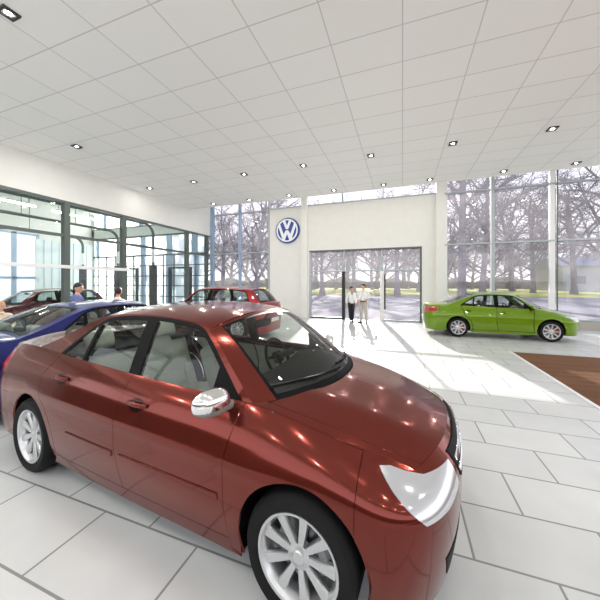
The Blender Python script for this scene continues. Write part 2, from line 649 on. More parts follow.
def seat(parent, name, mats, ax, y, width, bench=False):
    """a = position of the seat hinge (rear of cushion); car axes X forward"""
    root = empty(name); root.parent = parent
    xh = 1.289 - ax
    bm = bmesh.new()
    rbox(bm, xh + .25, y, .36, .54, width, .17, .06, Matrix.Rotation(-.12, 4, 'Y'))
    if not bench:
        for s in (-1, 1):
            rbox(bm, xh + .25, y + s * width * .43, .40, .50, .10, .16, .045, Matrix.Rotation(-.12, 4, 'Y'))
    bm_obj('cushion', bm, mats['seat'], root, True)
    bm = bmesh.new()
    R = Matrix.Rotation(-.36, 4, 'Y')
    rbox(bm, xh - .14, y, .70, .15, width * .98, .62, .06, R)
    if bench:
        for s in (-1, 1):
            rbox(bm, xh - .115, y + s * width * .27, .70, .15, width * .36, .56, .06, R)
    else:
        for s in (-1, 1):
            rbox(bm, xh - .095, y + s * width * .42, .68, .14, .10, .50, .045, R)
        for k in range(3):
            rbox(bm, xh - .02 - .055 * k, y, .52 + .15 * k, .09, width * .62, .14, .035, R)
    bm_obj('backrest', bm, mats['seat'], root, True)
    for yy in ([y] if not bench else [y - width * .3, y + width * .3]):
        bm = bmesh.new()
        rbox(bm, xh - .285, yy, 1.09, .10, .27, .19, .055, R, 4)
        for s in (-1, 1):
            tube(bm, [(xh - .235, yy + s * .06, .95), (xh - .275, yy + s * .06, 1.06)], .007, 6)
        bm_obj('headrest', bm, mats['seat'], root, True)
    return root

def make_car(name, sp, loc, heading, mats, label, cat='car', scale=1.0, step=0.06, driver_left=True, scl=None, caliper=None, group=None, mirror_mat=None, interior=True, gap=.0035):
    cs = CarShape(sp)
    root = empty(name, loc, heading, scl or scale)
    tag(root, label, cat, group)
    WB = sp['wb']
    def out(nm, geo, m, parent=root, label=None):
        V = np.array(geo.v); N = np.array(geo.n)
        V = np.stack([1.289 - V[:, 0], V[:, 1], V[:, 2]], 1)      # X forward
        N = np.stack([-N[:, 0], N[:, 1], N[:, 2]], 1)
        F = [f[::-1] for f in geo.f]
        o = mesh_obj(nm, V, F, m, parent, True, N)
        if isinstance(m, list):
            o.data.polygons.foreach_set('material_index', geo.mi)
        if label:
            o['label'] = label
        return o
    def one(nm, m, sgn, parent, *pp, label=None):
        g = Geo()
        for p in pp:
            (g.add if sgn > 0 else g.mirrored)(*p)
        return out(nm, g, m, parent, label)
    Kz = lambda a: float(cs.Kz(a))
    crest_pts = lambda a0, a1, n=14: [(a, Kz(a)) for a in np.linspace(a0, a1, n)]
    S = cs.side
    rW, zW = .362, .325
    # ------------------ side panel outlines in (u, z)
    f0 = -.30
    ang0 = math.degrees(math.acos(f0 / rW))
    za0 = zW + rW * math.sin(math.radians(ang0))
    lo = .20
    angl = math.degrees(math.asin((lo - zW) / rW))
    fender = arc(0, zW, rW, ang0, angl, 24) + [(.43, lo), (.46, .45), (.455, .72), (.41, Kz(.41))] + crest_pts(.41, f0)[1:]
    fdoor = [(.43, .265), (1.40, .265), (1.455, .55), (1.45, .80), (1.43, Kz(1.43))] + crest_pts(1.43, .41)[1:] + [(.455, .72), (.46, .45)]
    rt = sp['rear_door_top']
    rr = .435
    ab0 = 180 - math.degrees(math.asin((.265 - zW) / rr))
    darc = arc(WB, zW, rr, ab0, 122, 12)
    rdoor = [(1.40, .265)] + darc + [(WB - .16, .86), (rt, Kz(rt))] + crest_pts(rt, 1.43)[1:] + [(1.45, .80), (1.455, .55)]
    tu = sp['tail_u']
    rarc_end = 42
    quarter = [(rt, Kz(rt)), (WB - .16, .86)] + darc[::-1] + arc(WB, zW, rW, 180 - angl, rarc_end, 24) + [(WB + .33, .64), (tu, .64)] + [(tu, Kz(tu))] + crest_pts(tu, rt)[1:-1]
    sill = [(.36, .17), (WB - .36, .17), (WB - .39, .20), darc[0], (1.40, .265), (.43, .265), (.43, lo)]
    u0, u1 = cs.u0, cs.u1
    def zcrest(u):
        return float(cs.crest(np.array([u]))[2][0])
    bump = [(u0, lo), (-.35, lo)] + arc(0, zW, rW, 180 - angl, ang0, 10)[0:] + [(f0, Kz(f0))] + [(u, zcrest(u)) for u in np.linspace(f0, u0, 26)][1:]
    rb = [(WB + rW * math.cos(math.radians(angl)), lo)] + arc(WB, zW, rW, angl, rarc_end, 10)[1:] + [(WB + .33, .64), (u1, .64), (u1, lo)]
    tail = [(tu, .64), (u1, .64)] + [(u, zcrest(u)) for u in np.linspace(u1, tu, 26)]
    # ------------------ top strips
    W = .7
    def sp_len(nm):
        er = cs.sec[nm][0]
        return {'hood': .9, 'wind': .75, 'roof': 1.25 if er[1] < 2.5 else 2.1, 'rear': .8 if er[1] < 3 and er[0] < 2.5 else .5, 'trunk': .6 if er[1] - er[0] > .3 else .14}[nm]
    F = {nm: cs.strip(nm, W, sp_len(nm)) for nm in cs.sec}
    L = {nm: sp_len(nm) for nm in cs.sec}
    top_ref = [1.4, 0, .3]
    # body shell: fenders, quarters, sills, roof, pillars
    body = Geo()
    def both(p):
        body.add(*p); body.mirrored(*p)
    both(patch(S, fender, step, gap)); both(patch(S, quarter, step, gap)); both(patch(S, sill, step, gap))
    # fender tops beside the bonnet, boot sides
    he = .925
    both(patch(F['hood'], [(he * W, 0), (W, 0), (W, L['hood']), (he * W, L['hood'])], step, .0025, ref=top_ref))
    both(patch(F['trunk'], [(.93 * W, 0), (W, 0), (W, L['trunk']), (.93 * W, L['trunk'])], step, .0, ref=top_ref))
    # roof
    body.add(*patch(F['roof'], [(-W, 0), (W, 0), (W, L['roof']), (-W, L['roof'])], step, 0, ref=top_ref))
    # A pillar / C pillar upper faces
    we, wq0, wq1 = .86, .03, .965
    both(patch(F['wind'], [(we * W, 0), (W, 0), (W, L['wind']), (we * W, L['wind'])], step, 0, ref=top_ref))
    re, rq0, rq1 = .86, .05, .95
    both(patch(F['rear'], [(re * W, 0), (W, 0), (W, L['rear']), (re * W, L['rear'])], step, 0, ref=top_ref))
    body.add(*patch(F['wind'], [(-we * W, wq1 * L['wind']), (we * W, wq1 * L['wind']), (we * W, L['wind']), (-we * W, L['wind'])], step, 0, ref=top_ref))
    body.add(*patch(F['rear'], [(-re * W, 0), (re * W, 0), (re * W, rq0 * L['rear']), (-re * W, rq0 * L['rear'])], step, 0, ref=top_ref))
    body.add(*patch(F['rear'], [(-re * W, rq1 * L['rear']), (re * W, rq1 * L['rear']), (re * W, L['rear']), (-re * W, L['rear'])], step, 0, ref=top_ref))
    # painted surround of the side windows
    top = np.array(sp['dlo_top'], float); bot = np.array(sp['dlo_bot'], float)
    tx = natspl(np.arange(len(top)), top[:, 0]); tz = natspl(np.arange(len(top)), top[:, 1])
    tt = np.linspace(0, len(top) - 1, 90)
    topc = np.stack([tx(tt), tz(tt)], 1)
    polyD = np.concatenate([topc, bot[::-1][1:-1]])
    fr = .030
    outerD = shrink_poly(seg_pts(polyD, .03), -fr)
    # outer edge path over the top, from front bottom to rear bottom
    i0 = int(np.argmin(np.hypot(outerD[:, 0] - top[0, 0] + fr, outerD[:, 1] - top[0, 1])))
    i1 = int(np.argmin(np.hypot(outerD[:, 0] - top[-1, 0] - fr, outerD[:, 1] - top[-1, 1])))
    path = []
    i = i0
    while True:
        path.append(outerD[i])
        if i == i1:
            break
        i = (i + 1) % len(outerD)
    path = np.array(path)
    if path[:, 1].max() < 1.2:
        path = np.concatenate([outerD[i1:], outerD[:i0 + 1]])[::-1]
    def split(Pth, ka, kc):
        ja = int(np.argmin(np.hypot(*(Pth - np.array(ka)).T))); jc = int(np.argmin(np.hypot(*(Pth - np.array(kc)).T)))
        return Pth[:ja + 1], Pth[ja:jc + 1], Pth[jc:]
    aa = np.concatenate([np.linspace(cs.a0, sp['atop'], 40), np.linspace(sp['atop'], sp['ctop'], 60)[1:], np.linspace(sp['ctop'], cs.a1, 40)[1:]])
    Epath = np.stack([aa, cs.Ez(aa)], 1)
    ka, kc = np.array(sp['in_at']) + (-.02, .03), np.array(sp['in_ct']) + (.015, .03)
    A_ = split(path, ka, kc)
    B_ = split(Epath, (sp['atop'], float(cs.Ez(sp['atop']))), (sp['ctop'], float(cs.Ez(sp['ctop']))))
    nn = (14, 22, 16)
    A2 = np.concatenate([resample(A_[k], nn[k])[(0 if k == 0 else 1):] for k in range(3)])
    B2 = np.concatenate([resample(B_[k], nn[k])[(0 if k == 0 else 1):] for k in range(3)])
    # run both down to the belt line so that nothing is open
    A2 = np.concatenate([[[A2[0, 0], Kz(A2[0, 0]) - .004]], A2, [[A2[-1, 0], Kz(A2[-1, 0]) - .004]]])
    B2 = np.concatenate([[B2[0]], B2, [B2[-1]]])
    both(loft(cs.G, A2, B2, 6))
    out('body_shell', body, mats['paint'])
    # bonnet, boot lid, bumpers
    g = Geo()
    g.add(*patch(F['hood'], [(-he * W, .0), (he * W, .0), (he * W, .985 * L['hood']), (-he * W, .985 * L['hood'])], step * .8, .003, ref=top_ref))
    out('hood', g, mats['paint'])
    g = Geo()
    tl = .93
    g.add(*patch(F['trunk'], [(-tl * W, 0), (tl * W, 0), (tl * W, L['trunk']), (-tl * W, L['trunk'])], step, .002, ref=top_ref))
    p = patch(S, tail, step, 0); g.add(*p); g.mirrored(*p)
    trunk = out('trunk_lid', g, mats['paint'])
    for nm, pl in (('front_bumper', bump), ('rear_bumper', rb)):
        p = patch(S, pl, step, 0)
        g = Geo(); g.add(*p); g.mirrored(*p)
        fb = out(nm, g, mats['paint'])
        if nm == 'front_bumper':
            ug = [(u0, .25), (u0 + .55, .25), (u0 + .62, .38), (u0, .38)]
            p = patch(S, ug, step, 0, .004, .02); g = Geo(); g.add(*p); g.mirrored(*p)
            out('lower_grille', g, mats['black'], fb)
        else:
            p = patch(S, [(u1 - .27, .50), (u1, .50), (u1, .61), (u1 - .27, .61)], step, 0, .005, .012); g = Geo(); g.add(*p); g.mirrored(*p)
            out('license_plate', g, mats['plate'], fb)
    # grille, lamps, emblem place
    g = Geo()
    zg = zcrest(u0)
    p = patch(S, [(u0, zg - .16), (u0 + .36, zg - .15), (u0 + .42, zg - .035), (u0, zg - .03)], step, 0, .005, .02); g.add(*p); g.mirrored(*p)
    gr = out('grille', g, mats['black'])
    for zz in (zg - .115, zg - .075):
        g = Geo(); p = patch(S, [(u0, zz - .008), (u0 + .37, zz - .008), (u0 + .37, zz + .008), (u0, zz + .008)], step, 0, .012, .01); g.add(*p); g.mirrored(*p)
        out('grille_bar', g, mats['chrome'], gr)
    for sgn in (1, -1):
        dk = sp['K']['z'][0] - .765
        uh = [(u, z + dk) for u, z in ((u0 + .44, .655), (u0 + .62, .632), (u0 + .80, .632), (-.58, .668), (-.40, .795), (-.48, .790), (-.58, .772), (-.72, .752), (u0 + .62, .750), (u0 + .46, .748))]
        hl = one('headlight', mats['lamp'], sgn, root, patch(S, uh, step * .6, 0, .004, .03))
        ut = [(tu + .05, zcrest(tu + .05) - .19), (u1 - .42, .76), (u1 - .36, .93), (u1 - .40, .965)] + [(u, zcrest(u) - .055) for u in np.linspace(u1 - .44, tu + .06, 8)]
        one('tail_light', mats['red'], sgn, root, patch(S, ut, step * .6, 0, .004, .03))
    # windscreen, back glass
    def glass_top(nm, key, e, q0, q1):
        g = Geo(); g.add(*patch(F[key], [(-e * W, q0 * L[key]), (e * W, q0 * L[key]), (e * W, q1 * L[key]), (-e * W, q1 * L[key])], step, .0, -.003, 0, ref=top_ref))
        o = out(nm, g, mats['glass'])
        g = Geo()
        b = .05
        for pl in ([(-e * W, q0 * L[key]), (e * W, q0 * L[key]), (e * W, q0 * L[key] + .035), (-e * W, q0 * L[key] + .035)],
                   [(-e * W, q1 * L[key] - .022), (e * W, q1 * L[key] - .022), (e * W, q1 * L[key]), (-e * W, q1 * L[key])]):
            g.add(*patch(F[key], pl, step, 0, -.001, .004, ref=top_ref))
        for sg in (1, -1):
            g.add(*patch(F[key], [(sg * (e * W - .018), q0 * L[key]), (sg * e * W, q0 * L[key]), (sg * e * W, q1 * L[key]), (sg * (e * W - .018), q1 * L[key])], step, 0, -.001, .004, ref=top_ref))
        out('glass_border', g, mats['black'], o)
        return o
    ws = glass_top('windshield', 'wind', we, wq0 - .03, wq1)
    bg = glass_top('rear_window', 'rear', re, rq0, rq1)
    # wipers
    for yy, ln in ((-.05, .55), (.45, .50)):
        bm = bmesh.new()
        fw = F['wind']
        pt = fw(np.array([[yy * .9 + ln * k * -1 if False else (yy - ln * k), (.05 + .045 * k) * L['wind']] for k in (0, .5, 1)]))
        tube(bm, [(1.289 - p[0], p[1], p[2] + .02) for p in pt], .008, 6)
        bm_obj('wiper', bm, mats['black'], ws)
    # doors
    bp0, bp1 = sp['bp']; q0, q1 = sp['qd']
    def cut(a0, a1, k0=0, k1=0):
        """part of the daylight opening between two uprights"""
        Q = [tuple(p) for p in seg_pts(polyD, .03)]
        for (ac, k, sg) in ((a0, k0, 1), (a1, k1, -1)):
            R = []
            fn = lambda p: sg * (p[0] - ac - k * (p[1] - 1.15))
            for p, q in zip(Q, Q[1:] + Q[:1]):
                fp, fq = fn(p), fn(q)
                if fp >= 0:
                    R.append(p)
                if (fp >= 0) != (fq >= 0):
                    t = fp / (fp - fq)
                    R.append((p[0] + (q[0] - p[0]) * t, p[1] + (q[1] - p[1]) * t))
            Q = R
        R = [Q[0]]
        for p in Q[1:]:
            if math.hypot(p[0] - R[-1][0], p[1] - R[-1][1]) > .004:
                R.append(p)
        if math.hypot(R[0][0] - R[-1][0], R[0][1] - R[-1][1]) < .004:
            R.pop()
        return R
    ringA = np.concatenate([seg_pts(polyD, .03), seg_pts(polyD, .03)[:1]]); ringB = np.concatenate([outerD, outerD[:1]])
    mirr = .655
    for sgn in (1, -1):
        fd = one('front_door', mats['paint'], sgn, root, patch(S, fdoor, step, gap))
        rd = one('rear_door', mats['paint'], sgn, root, patch(S, rdoor, step, gap))
        one('window_frame', mats['black'], sgn, root, loft(cs.G, ringA, ringB, 1, -.001),
            patch(cs.G, cut(bp0, bp1), step, 0, -.001, .03), patch(cs.G, cut(q0, q1, -.2, -.2), step, 0, -.001, .03),
            patch(cs.G, cut(.3, mirr, 0, -.1), step, 0, -.001, .02))
        one('side_window', mats['glass'], sgn, fd, patch(cs.G, cut(mirr, bp0, -.1, 0), step, 0, -.008, 0))
        one('side_window', mats['glass'], sgn, rd, patch(cs.G, cut(bp1, q0, 0, -.2), step, 0, -.008, 0))
        one('quarter_window', mats['glass'], sgn, root, patch(cs.G, cut(q1, 5, -.2, 0), step, 0, -.008, 0))
        # inner trims
        if interior:
            tr1 = [(.5, .3), (1.40, .3), (1.42, .97), (.5, .95)]
            tr2 = [(1.44, .3), (2.1, .3), (2.25, .7), (2.5, .99), (1.44, .97)]
            one('door_trim', mats['trim'], sgn, fd, patch(S, tr1, .1, 0, -.075, 0, inward=True))
            one('door_trim', mats['trim'], sgn, rd, patch(S, tr2, .1, 0, -.075, 0, inward=True))
        # handles
        for d, ah in ((fd, 1.24), (rd, 2.24)):
            zh = Kz(ah) - .155
            cup_shade = arc(ah + .02, zh, .075, 0, 360, 20)[:-1]
            cup_shade = [(x, zh + (z - zh) * .55) for x, z in cup_shade]
            one('handle_shade', mats['cup_shade'], sgn, d, patch(S, cup_shade, .02, 0, .0015, .004))  # flat darker patch standing in for the shaded hollow
            pts = S(np.array([[ah - .085, zh + .012], [ah - .06, zh + .015], [ah, zh + .018], [ah + .07, zh + .016], [ah + .10, zh + .012]]))
            offs = (.004, .026, .034, .028, .004)
            bm = bmesh.new()
            tube(bm, [(1.289 - p[0], (p[1] + k) * sgn, p[2]) for p, k in zip(pts, offs)], [.011, .014, .015, .014, .011], 10)
            bm_obj('door_handle', bm, mats['handle'], d, True)
        # rubbing strip along the doors
        for d, a0_, a1_ in ((fd, .50, 1.40), (rd, 1.48, 2.10)):
            one('side_molding', mats['paint'], sgn, d, patch(S, [(a0_, .475), (a1_, .475), (a1_, .51), (a0_, .51)], step, 0, .008, .01))
        # mirror
        mk = empty('side_mirror'); mk.parent = fd
        am, ym, zm = .52, float(cs.Ky(.6)) + .165, Kz(.6) + .03
        xm = 1.289 - am
        def egg(lo_half):
            t = bmesh.new()
            bmesh.ops.create_icosphere(t, subdivisions=4, radius=1)
            for v in t.verts:
                x, y, z = v.co
                z2 = math.copysign(abs(z) ** .8, z); y2 = math.copysign(abs(y) ** .75, y)
                k = 1 - .22 * (y * .5 + .5)
                x = (x * .085 if x > 0 else x * .018)
                v.co = (x * k + .0, y2 * .118, z2 * .082 * k + .012 * y)
            kill = [f for f in t.faces if (f.calc_center_median().z < -.022) != lo_half]
            bmesh.ops.delete(t, geom=kill, context='FACES')
            r = bmesh.new(); merge(r, t, Matrix.Translation((xm, ym * sgn, zm)) @ Matrix.Diagonal((1, sgn, 1, 1)) @ Matrix.Rotation(.16, 4, 'Z'))
            return r
        bm_obj('mirror_cap', egg(False), mirror_mat or mats['paint'], mk, True)
        b2 = egg(True)
        tube(b2, [(xm + .01, (ym - .10) * sgn, zm - .05), (xm + .015, (ym - .20) * sgn, zm - .085)], [.026, .034], 10)
        bm_obj('mirror_base', b2, mats['grey'] if mirror_mat else mats['black'], mk, True)
    # roof aerial-free cabin lining and interior
    g = Geo()
    g.add(*patch(F['roof'], [(-.97 * W, .02), (.97 * W, .02), (.97 * W, L['roof']), (-.97 * W, L['roof'])], .12, 0, -.03, 0, ref=top_ref, inward=True))
    out('headliner', g, mats['trim'])
    # underside and arch liners
    bm = bmesh.new()
    aend = cs.ra + .35
    box(bm, 1.289 - aend, 1.289 + .60, -.62, .62, .19, .25)
    for ax in (0, WB):
        for sgn in (1, -1):
            for k in range(14):
                a0_, a1_ = math.radians(-18 + 216 * k / 14), math.radians(-18 + 216 * (k + 1) / 14)
                vs = [bm.verts.new((1.289 - ax + .372 * math.cos(t), y * sgn, .325 + .372 * math.sin(t))) for t, y in ((a0_, .56), (a1_, .56), (a1_, .845), (a0_, .845))]
                bm.faces.new(vs)
            vs = [bm.verts.new((1.289 - ax + .372 * math.cos(t), .56 * sgn, .325 + .372 * math.sin(t))) for t in np.linspace(-.3, PI + .3, 20)]
            bm.faces.new(vs)
    bm_obj('underbody', bm, mats['black'], root)
    if interior:
        bm = bmesh.new()
        xc = 1.289
        box(bm, xc - 2.5, xc - .30, -.66, .66, .25, .28)                       # cabin floor
        box(bm, xc - .32, xc - .24, -.66, .66, .25, .93)                       # bulkhead
        bm_obj('cabin_floor', bm, mats['black'], root)
        # dashboard
        zc = Kz(.36)
        bm = bmesh.new()
        prof = [(-.02, zc - .01), (.10, zc + .015), (.40, zc + .03), (.60, zc + .012), (.68, zc - .04), (.70, zc - .12), (.62, zc - .26), (.5, zc - .40), (-.02, zc - .40)]
        rows = []
        for y in np.linspace(-.68, .68, 15):
            k = 1 - .35 * (abs(y) / .68) ** 3
            sh = .30 * (abs(y) / .68) ** 2.2
            hump = .035 * math.exp(-((y - (.36 if driver_left else -.36)) / .17) ** 2)
            rows.append([bm.verts.new((xc - (a * 1 + sh * (1 if a < .2 else .2)), y, z - .02 * (abs(y) / .68) ** 2 + (hump if .3 < a < .65 and z > zc - .05 else 0))) for a, z in prof])
        n = len(prof)
        for A, B in zip(rows, rows[1:]):
            for i in range(n):
                bm.faces.new((A[i], A[(i + 1) % n], B[(i + 1) % n], B[i]))
        bm.faces.new(rows[0]); bm.faces.new(rows[-1][::-1])
        dash = bm_obj('dashboard', bm, mats['dash'], root, True)
        bm = bmesh.new(); rbox(bm, xc - .72, 0, zc - .20, .04, .30, .22, .02)
        bm_obj('center_console', bm, mats['black'], dash, True)
        # steering wheel
        yd = .36 if driver_left else -.36
        bm = bmesh.new()
        R = Matrix.Translation((xc - .86, yd, zc - .04)) @ Matrix.Rotation(-.42, 4, 'Y')
        ring = [R @ Vector((0, .185 * math.cos(t), .185 * math.sin(t))) for t in np.linspace(0, 2 * PI, 29)]
        tube(bm, ring, .015, 8, cap=False)
        for t in (.15, PI - .15, -PI / 2):
            tube(bm, [R @ Vector((0.01, 0, 0)), R @ Vector((0, .18 * math.cos(t), .18 * math.sin(t)))], .016, 8)
        rbox(bm, 0, 0, 0, .05, .14, .12, .025, R)
        tube(bm, [R @ Vector((.02, 0, 0)), R @ Vector((.2, 0, 0))], .03, 8)
        bm_obj('steering_wheel', bm, mats['black'], root, True)
        seat(root, 'front_seat', mats, 1.42, .36, .50); seat(root, 'front_seat', mats, 1.42, -.36, .50)
        seat(root, 'rear_seat', mats, 2.30, 0, 1.26, True)
        bm = bmesh.new()
        shelf_end = 2.9 if sp is SEDAN else 3.1
        zs = 1.0
        box(bm, xc - shelf_end, xc - 2.42, -.60, .60, zs - .03, zs)
        bm_obj('parcel_shelf', bm, mats['dash'], root)
        bm = bmesh.new()
        zt = float(cs.sec['wind'][3](.70))
        rbox(bm, xc - .80, 0, zt - .09, .035, .24, .07, .025)
        tube(bm, [(xc - .79, 0, zt - .07), (xc - .74, 0, zt - .005)], .01, 6)
        bm_obj('rearview_mirror', bm, mats['black'], root, True)
    # wheels
    for ax in (0, WB):
        for sgn in (1, -1):
            w = empty('wheel'); w.parent = root
            w.location = (1.289 - ax, .765 * sgn, .318)
            wheel_parts(w, mats, caliper or mats['steel'], sgn)
    return root, cs
HX, HY, HYAW, HS = (-1.70, 2.40, math.radians(-5.8), (1.0, 1.065, 1.065))
# ------------------------------------------------------------------ the place
D = 13.65        # inner face of the entrance wall
XL = -10.41      # glass partition on the left
HC = 5.60        # showroom ceiling
HT = 7.4         # top of outer walls
M = {}
M['wall'] = add_noise(mat('plaster', (.80, .79, .745), .75), 3.0, (.79, .79, .75), (.81, .81, .77))
M['white'] = mat('white_metal', (.82, .83, .83), .4)
M['mull'] = mat('grey_aluminium', (.42, .47, .50), .4, .3)
M['blue'] = mat('blue_grey_aluminium', (.36, .47, .62), .4, .2)
M['dark'] = mat('dark_green_grey_steel', (.115, .135, .125), .45, .3)
M['black'] = mat('black_metal', (.016, .017, .017), .4)
M['pane'] = glass('window_glass', (.76, .755, .775), 1.0, .035, (.80, .78, .86))  # greyed and faintly milky: outdoor haze and dimming put into the glass
M['ipane'] = glass('partition_glass', (.95, .985, .975), .8)
M['glare'] = glass('glare_white_glass', (.95, .97, .98), .6, .75, (.95, .96, .97))  # translucent white mixed in to imitate the glare of the bay windows
M['concrete'] = mat('concrete', (.42, .40, .35), .8)

# floor: pale stone tiles in running bond
fm = mat('stone_tiles', (.7, .7, .68), .28)
nt = fm.node_tree; B = nt.nodes['Principled BSDF']
tc = nt.nodes.new('ShaderNodeTexCoord'); br = nt.nodes.new('ShaderNodeTexBrick')
br.offset = .5
br.inputs['Scale'].default_value = 1.0
br.inputs['Brick Width'].default_value = .86
br.inputs['Row Height'].default_value = .52
br.inputs['Mortar Size'].default_value = .009
br.inputs['Mortar Smooth'].default_value = .3
br.inputs['Color1'].default_value = (.66, .675, .67, 1)
br.inputs['Color2'].default_value = (.72, .73, .715, 1)
br.inputs['Mortar'].default_value = (.26, .27, .265, 1)
nz = nt.nodes.new('ShaderNodeTexNoise'); nz.inputs['Scale'].default_value = 2.5; nz.inputs['Detail'].default_value = 6
mxc = nt.nodes.new('ShaderNodeMixRGB'); mxc.blend_type = 'MULTIPLY'; mxc.inputs[0].default_value = .18
nt.links.new(tc.outputs['Object'], br.inputs['Vector']); nt.links.new(tc.outputs['Object'], nz.inputs['Vector'])
nt.links.new(br.outputs['Color'], mxc.inputs[1]); nt.links.new(nz.outputs['Fac'], mxc.inputs[2])
nt.links.new(mxc.outputs[0], B.inputs['Base Color'])
struct(box_obj('floor', (-24, 14, -9, D + .3, -.2, 0), fm), 'pale grey stone tiled floor laid in running bond', 'floor')

# planks of the wooden display area
wm = mat('wood_planks', (.2, .1, .05), .65, spec=.12)
nt = wm.node_tree; B = nt.nodes['Principled BSDF']
tc = nt.nodes.new('ShaderNodeTexCoord'); br = nt.nodes.new('ShaderNodeTexBrick')
br.inputs['Scale'].default_value = 1; br.inputs['Brick Width'].default_value = 1.5; br.inputs['Row Height'].default_value = .13
br.inputs['Mortar Size'].default_value = .003
br.inputs['Color1'].default_value = (.19, .088, .038, 1); br.inputs['Color2'].default_value = (.14, .06, .026, 1); br.inputs['Mortar'].default_value = (.05, .025, .012, 1)
mp = nt.nodes.new('ShaderNodeMapping'); mp.inputs['Scale'].default_value = (1.2, 26, 1)
nz = nt.nodes.new('ShaderNodeTexNoise'); nz.inputs['Scale'].default_value = 1.5; nz.inputs['Detail'].default_value = 5
mxc = nt.nodes.new('ShaderNodeMixRGB'); mxc.blend_type = 'OVERLAY'; mxc.inputs[0].default_value = .6
nt.links.new(tc.outputs['Object'], br.inputs['Vector']); nt.links.new(tc.outputs['Object'], mp.inputs['Vector']); nt.links.new(mp.outputs[0], nz.inputs['Vector'])
nt.links.new(br.outputs['Color'], mxc.inputs[1]); nt.links.new(nz.outputs['Fac'], mxc.inputs[2]); nt.links.new(mxc.outputs[0], B.inputs['Base Color'])
wf = box_obj('floor_wood', (2.62, 9.5, -2, 8.62, .0, .012), wm)
struct(wf, 'brown wooden plank flooring inlaid beside the stone tiles', 'flooring')
tr = box_obj('trim_1', (2.56, 2.62, -2, 8.68, .0, .014), M['white']); struct(tr, 'thin pale strip along the left edge of the wooden flooring', 'trim')
tr = box_obj('trim_2', (2.62, 9.5, 8.62, 8.68, .0, .014), M['mull']); struct(tr, 'thin grey strip along the far edge of the wooden flooring', 'trim')

# ceiling with panel joints
cm = mat('ceiling_panels', (.8, .79, .75), .8)
nt = cm.node_tree; B = nt.nodes['Principled BSDF']
tc = nt.nodes.new('ShaderNodeTexCoord'); br = nt.nodes.new('ShaderNodeTexBrick')
br.offset = 0
br.inputs['Scale'].default_value = 1; br.inputs['Brick Width'].default_value = 1.09; br.inputs['Row Height'].default_value = .75
br.inputs['Mortar Size'].default_value = .012; br.inputs['Mortar Smooth'].default_value = .5
br.inputs['Color1'].default_value = (.88, .885, .85, 1); br.inputs['Color2'].default_value = (.86, .865, .83, 1); br.inputs['Mortar'].default_value = (.60, .60, .57, 1)
nt.links.new(tc.outputs['Object'], br.inputs['Vector']); nt.links.new(br.outputs['Color'], B.inputs['Base Color'])
c = box_obj('ceiling', (XL, 14, -5, 11.95, HC, HC + .25), cm); struct(c, 'suspended white ceiling of square panels with recessed lights', 'ceiling')
c = box_obj('ceiling_edge', (XL, 14, 11.95, 12.0, HC - .02, HC + .3), M['wall']); struct(c)
c = box_obj('roof_slab', (-24, 14.2, -5, D + .5, HT, HT + .2), M['wall']); struct(c)  # unseen roof, put in so sun and sky don't leak inside

# entrance wall: white, in three pieces round the doors
bm = bmesh.new()
WT = 5.62
box(bm, -6.62, -4.42, D, D + .35, 0, WT)
box(bm, -4.42, .80, D, D + .35, 3.38, WT)
box(bm, .80, 1.50, D, D + .35, 0, WT)
w = bm_obj('wall_back', bm, M['wall']); struct(w, 'white entrance wall with the round emblem and the glass doors', 'wall')
bm = bmesh.new(); box(bm, -4.80, -4.50, D - .16, D - .001, 0, HT)
struct(bm_obj('column_left', bm, M['wall']), 'flat white pilaster left of the entrance doors', 'pilaster')
bm = bmesh.new(); box(bm, 1.36, 1.68, D - .16, D + .35, 0, HT)
struct(bm_obj('column_right', bm, M['wall']), 'flat white pilaster right of the entrance doors', 'pilaster')

def window(name, label, x0, x1, z0, z1, vs, hs, mv, mh, panem, wv=.07, wh=.06, y=D, dep=.12, edge=True, cat='window'):
    """glazed bay in a plane y = const: each upright, rail and pane a part"""
    r = empty(name, ((x0 + x1) / 2, y, z0))
    struct(r, label, cat)
    ox, oy, oz = r.location
    for v in vs:
        wdt, m = (v[1], v[2]) if isinstance(v, tuple) else (wv, mv)
        xx = v[0] if isinstance(v, tuple) else v
        box_obj('mullion', (xx - wdt / 2 - ox, xx + wdt / 2 - ox, -.02, dep, 0, z1 - oz), m, r)
    for h in hs:
        box_obj('rail', (x0 - ox, x1 - ox, -.035, dep - .02, h - wh / 2 - oz, h + wh / 2 - oz), mh, r)
    xs = [x0] + [(v[0] if isinstance(v, tuple) else v) for v in vs] + [x1]
    zs = [z0] + list(hs) + [z1]
    xs = sorted(set(xs)); zs = sorted(set(zs))
    for a, b in zip(xs, xs[1:]):
        for c, d in zip(zs, zs[1:]):
            if b - a > .1 and d - c > .1:
                box_obj('pane', (a - ox, b - ox, .05, .056, c - oz, d - oz), panem, r)
    return r

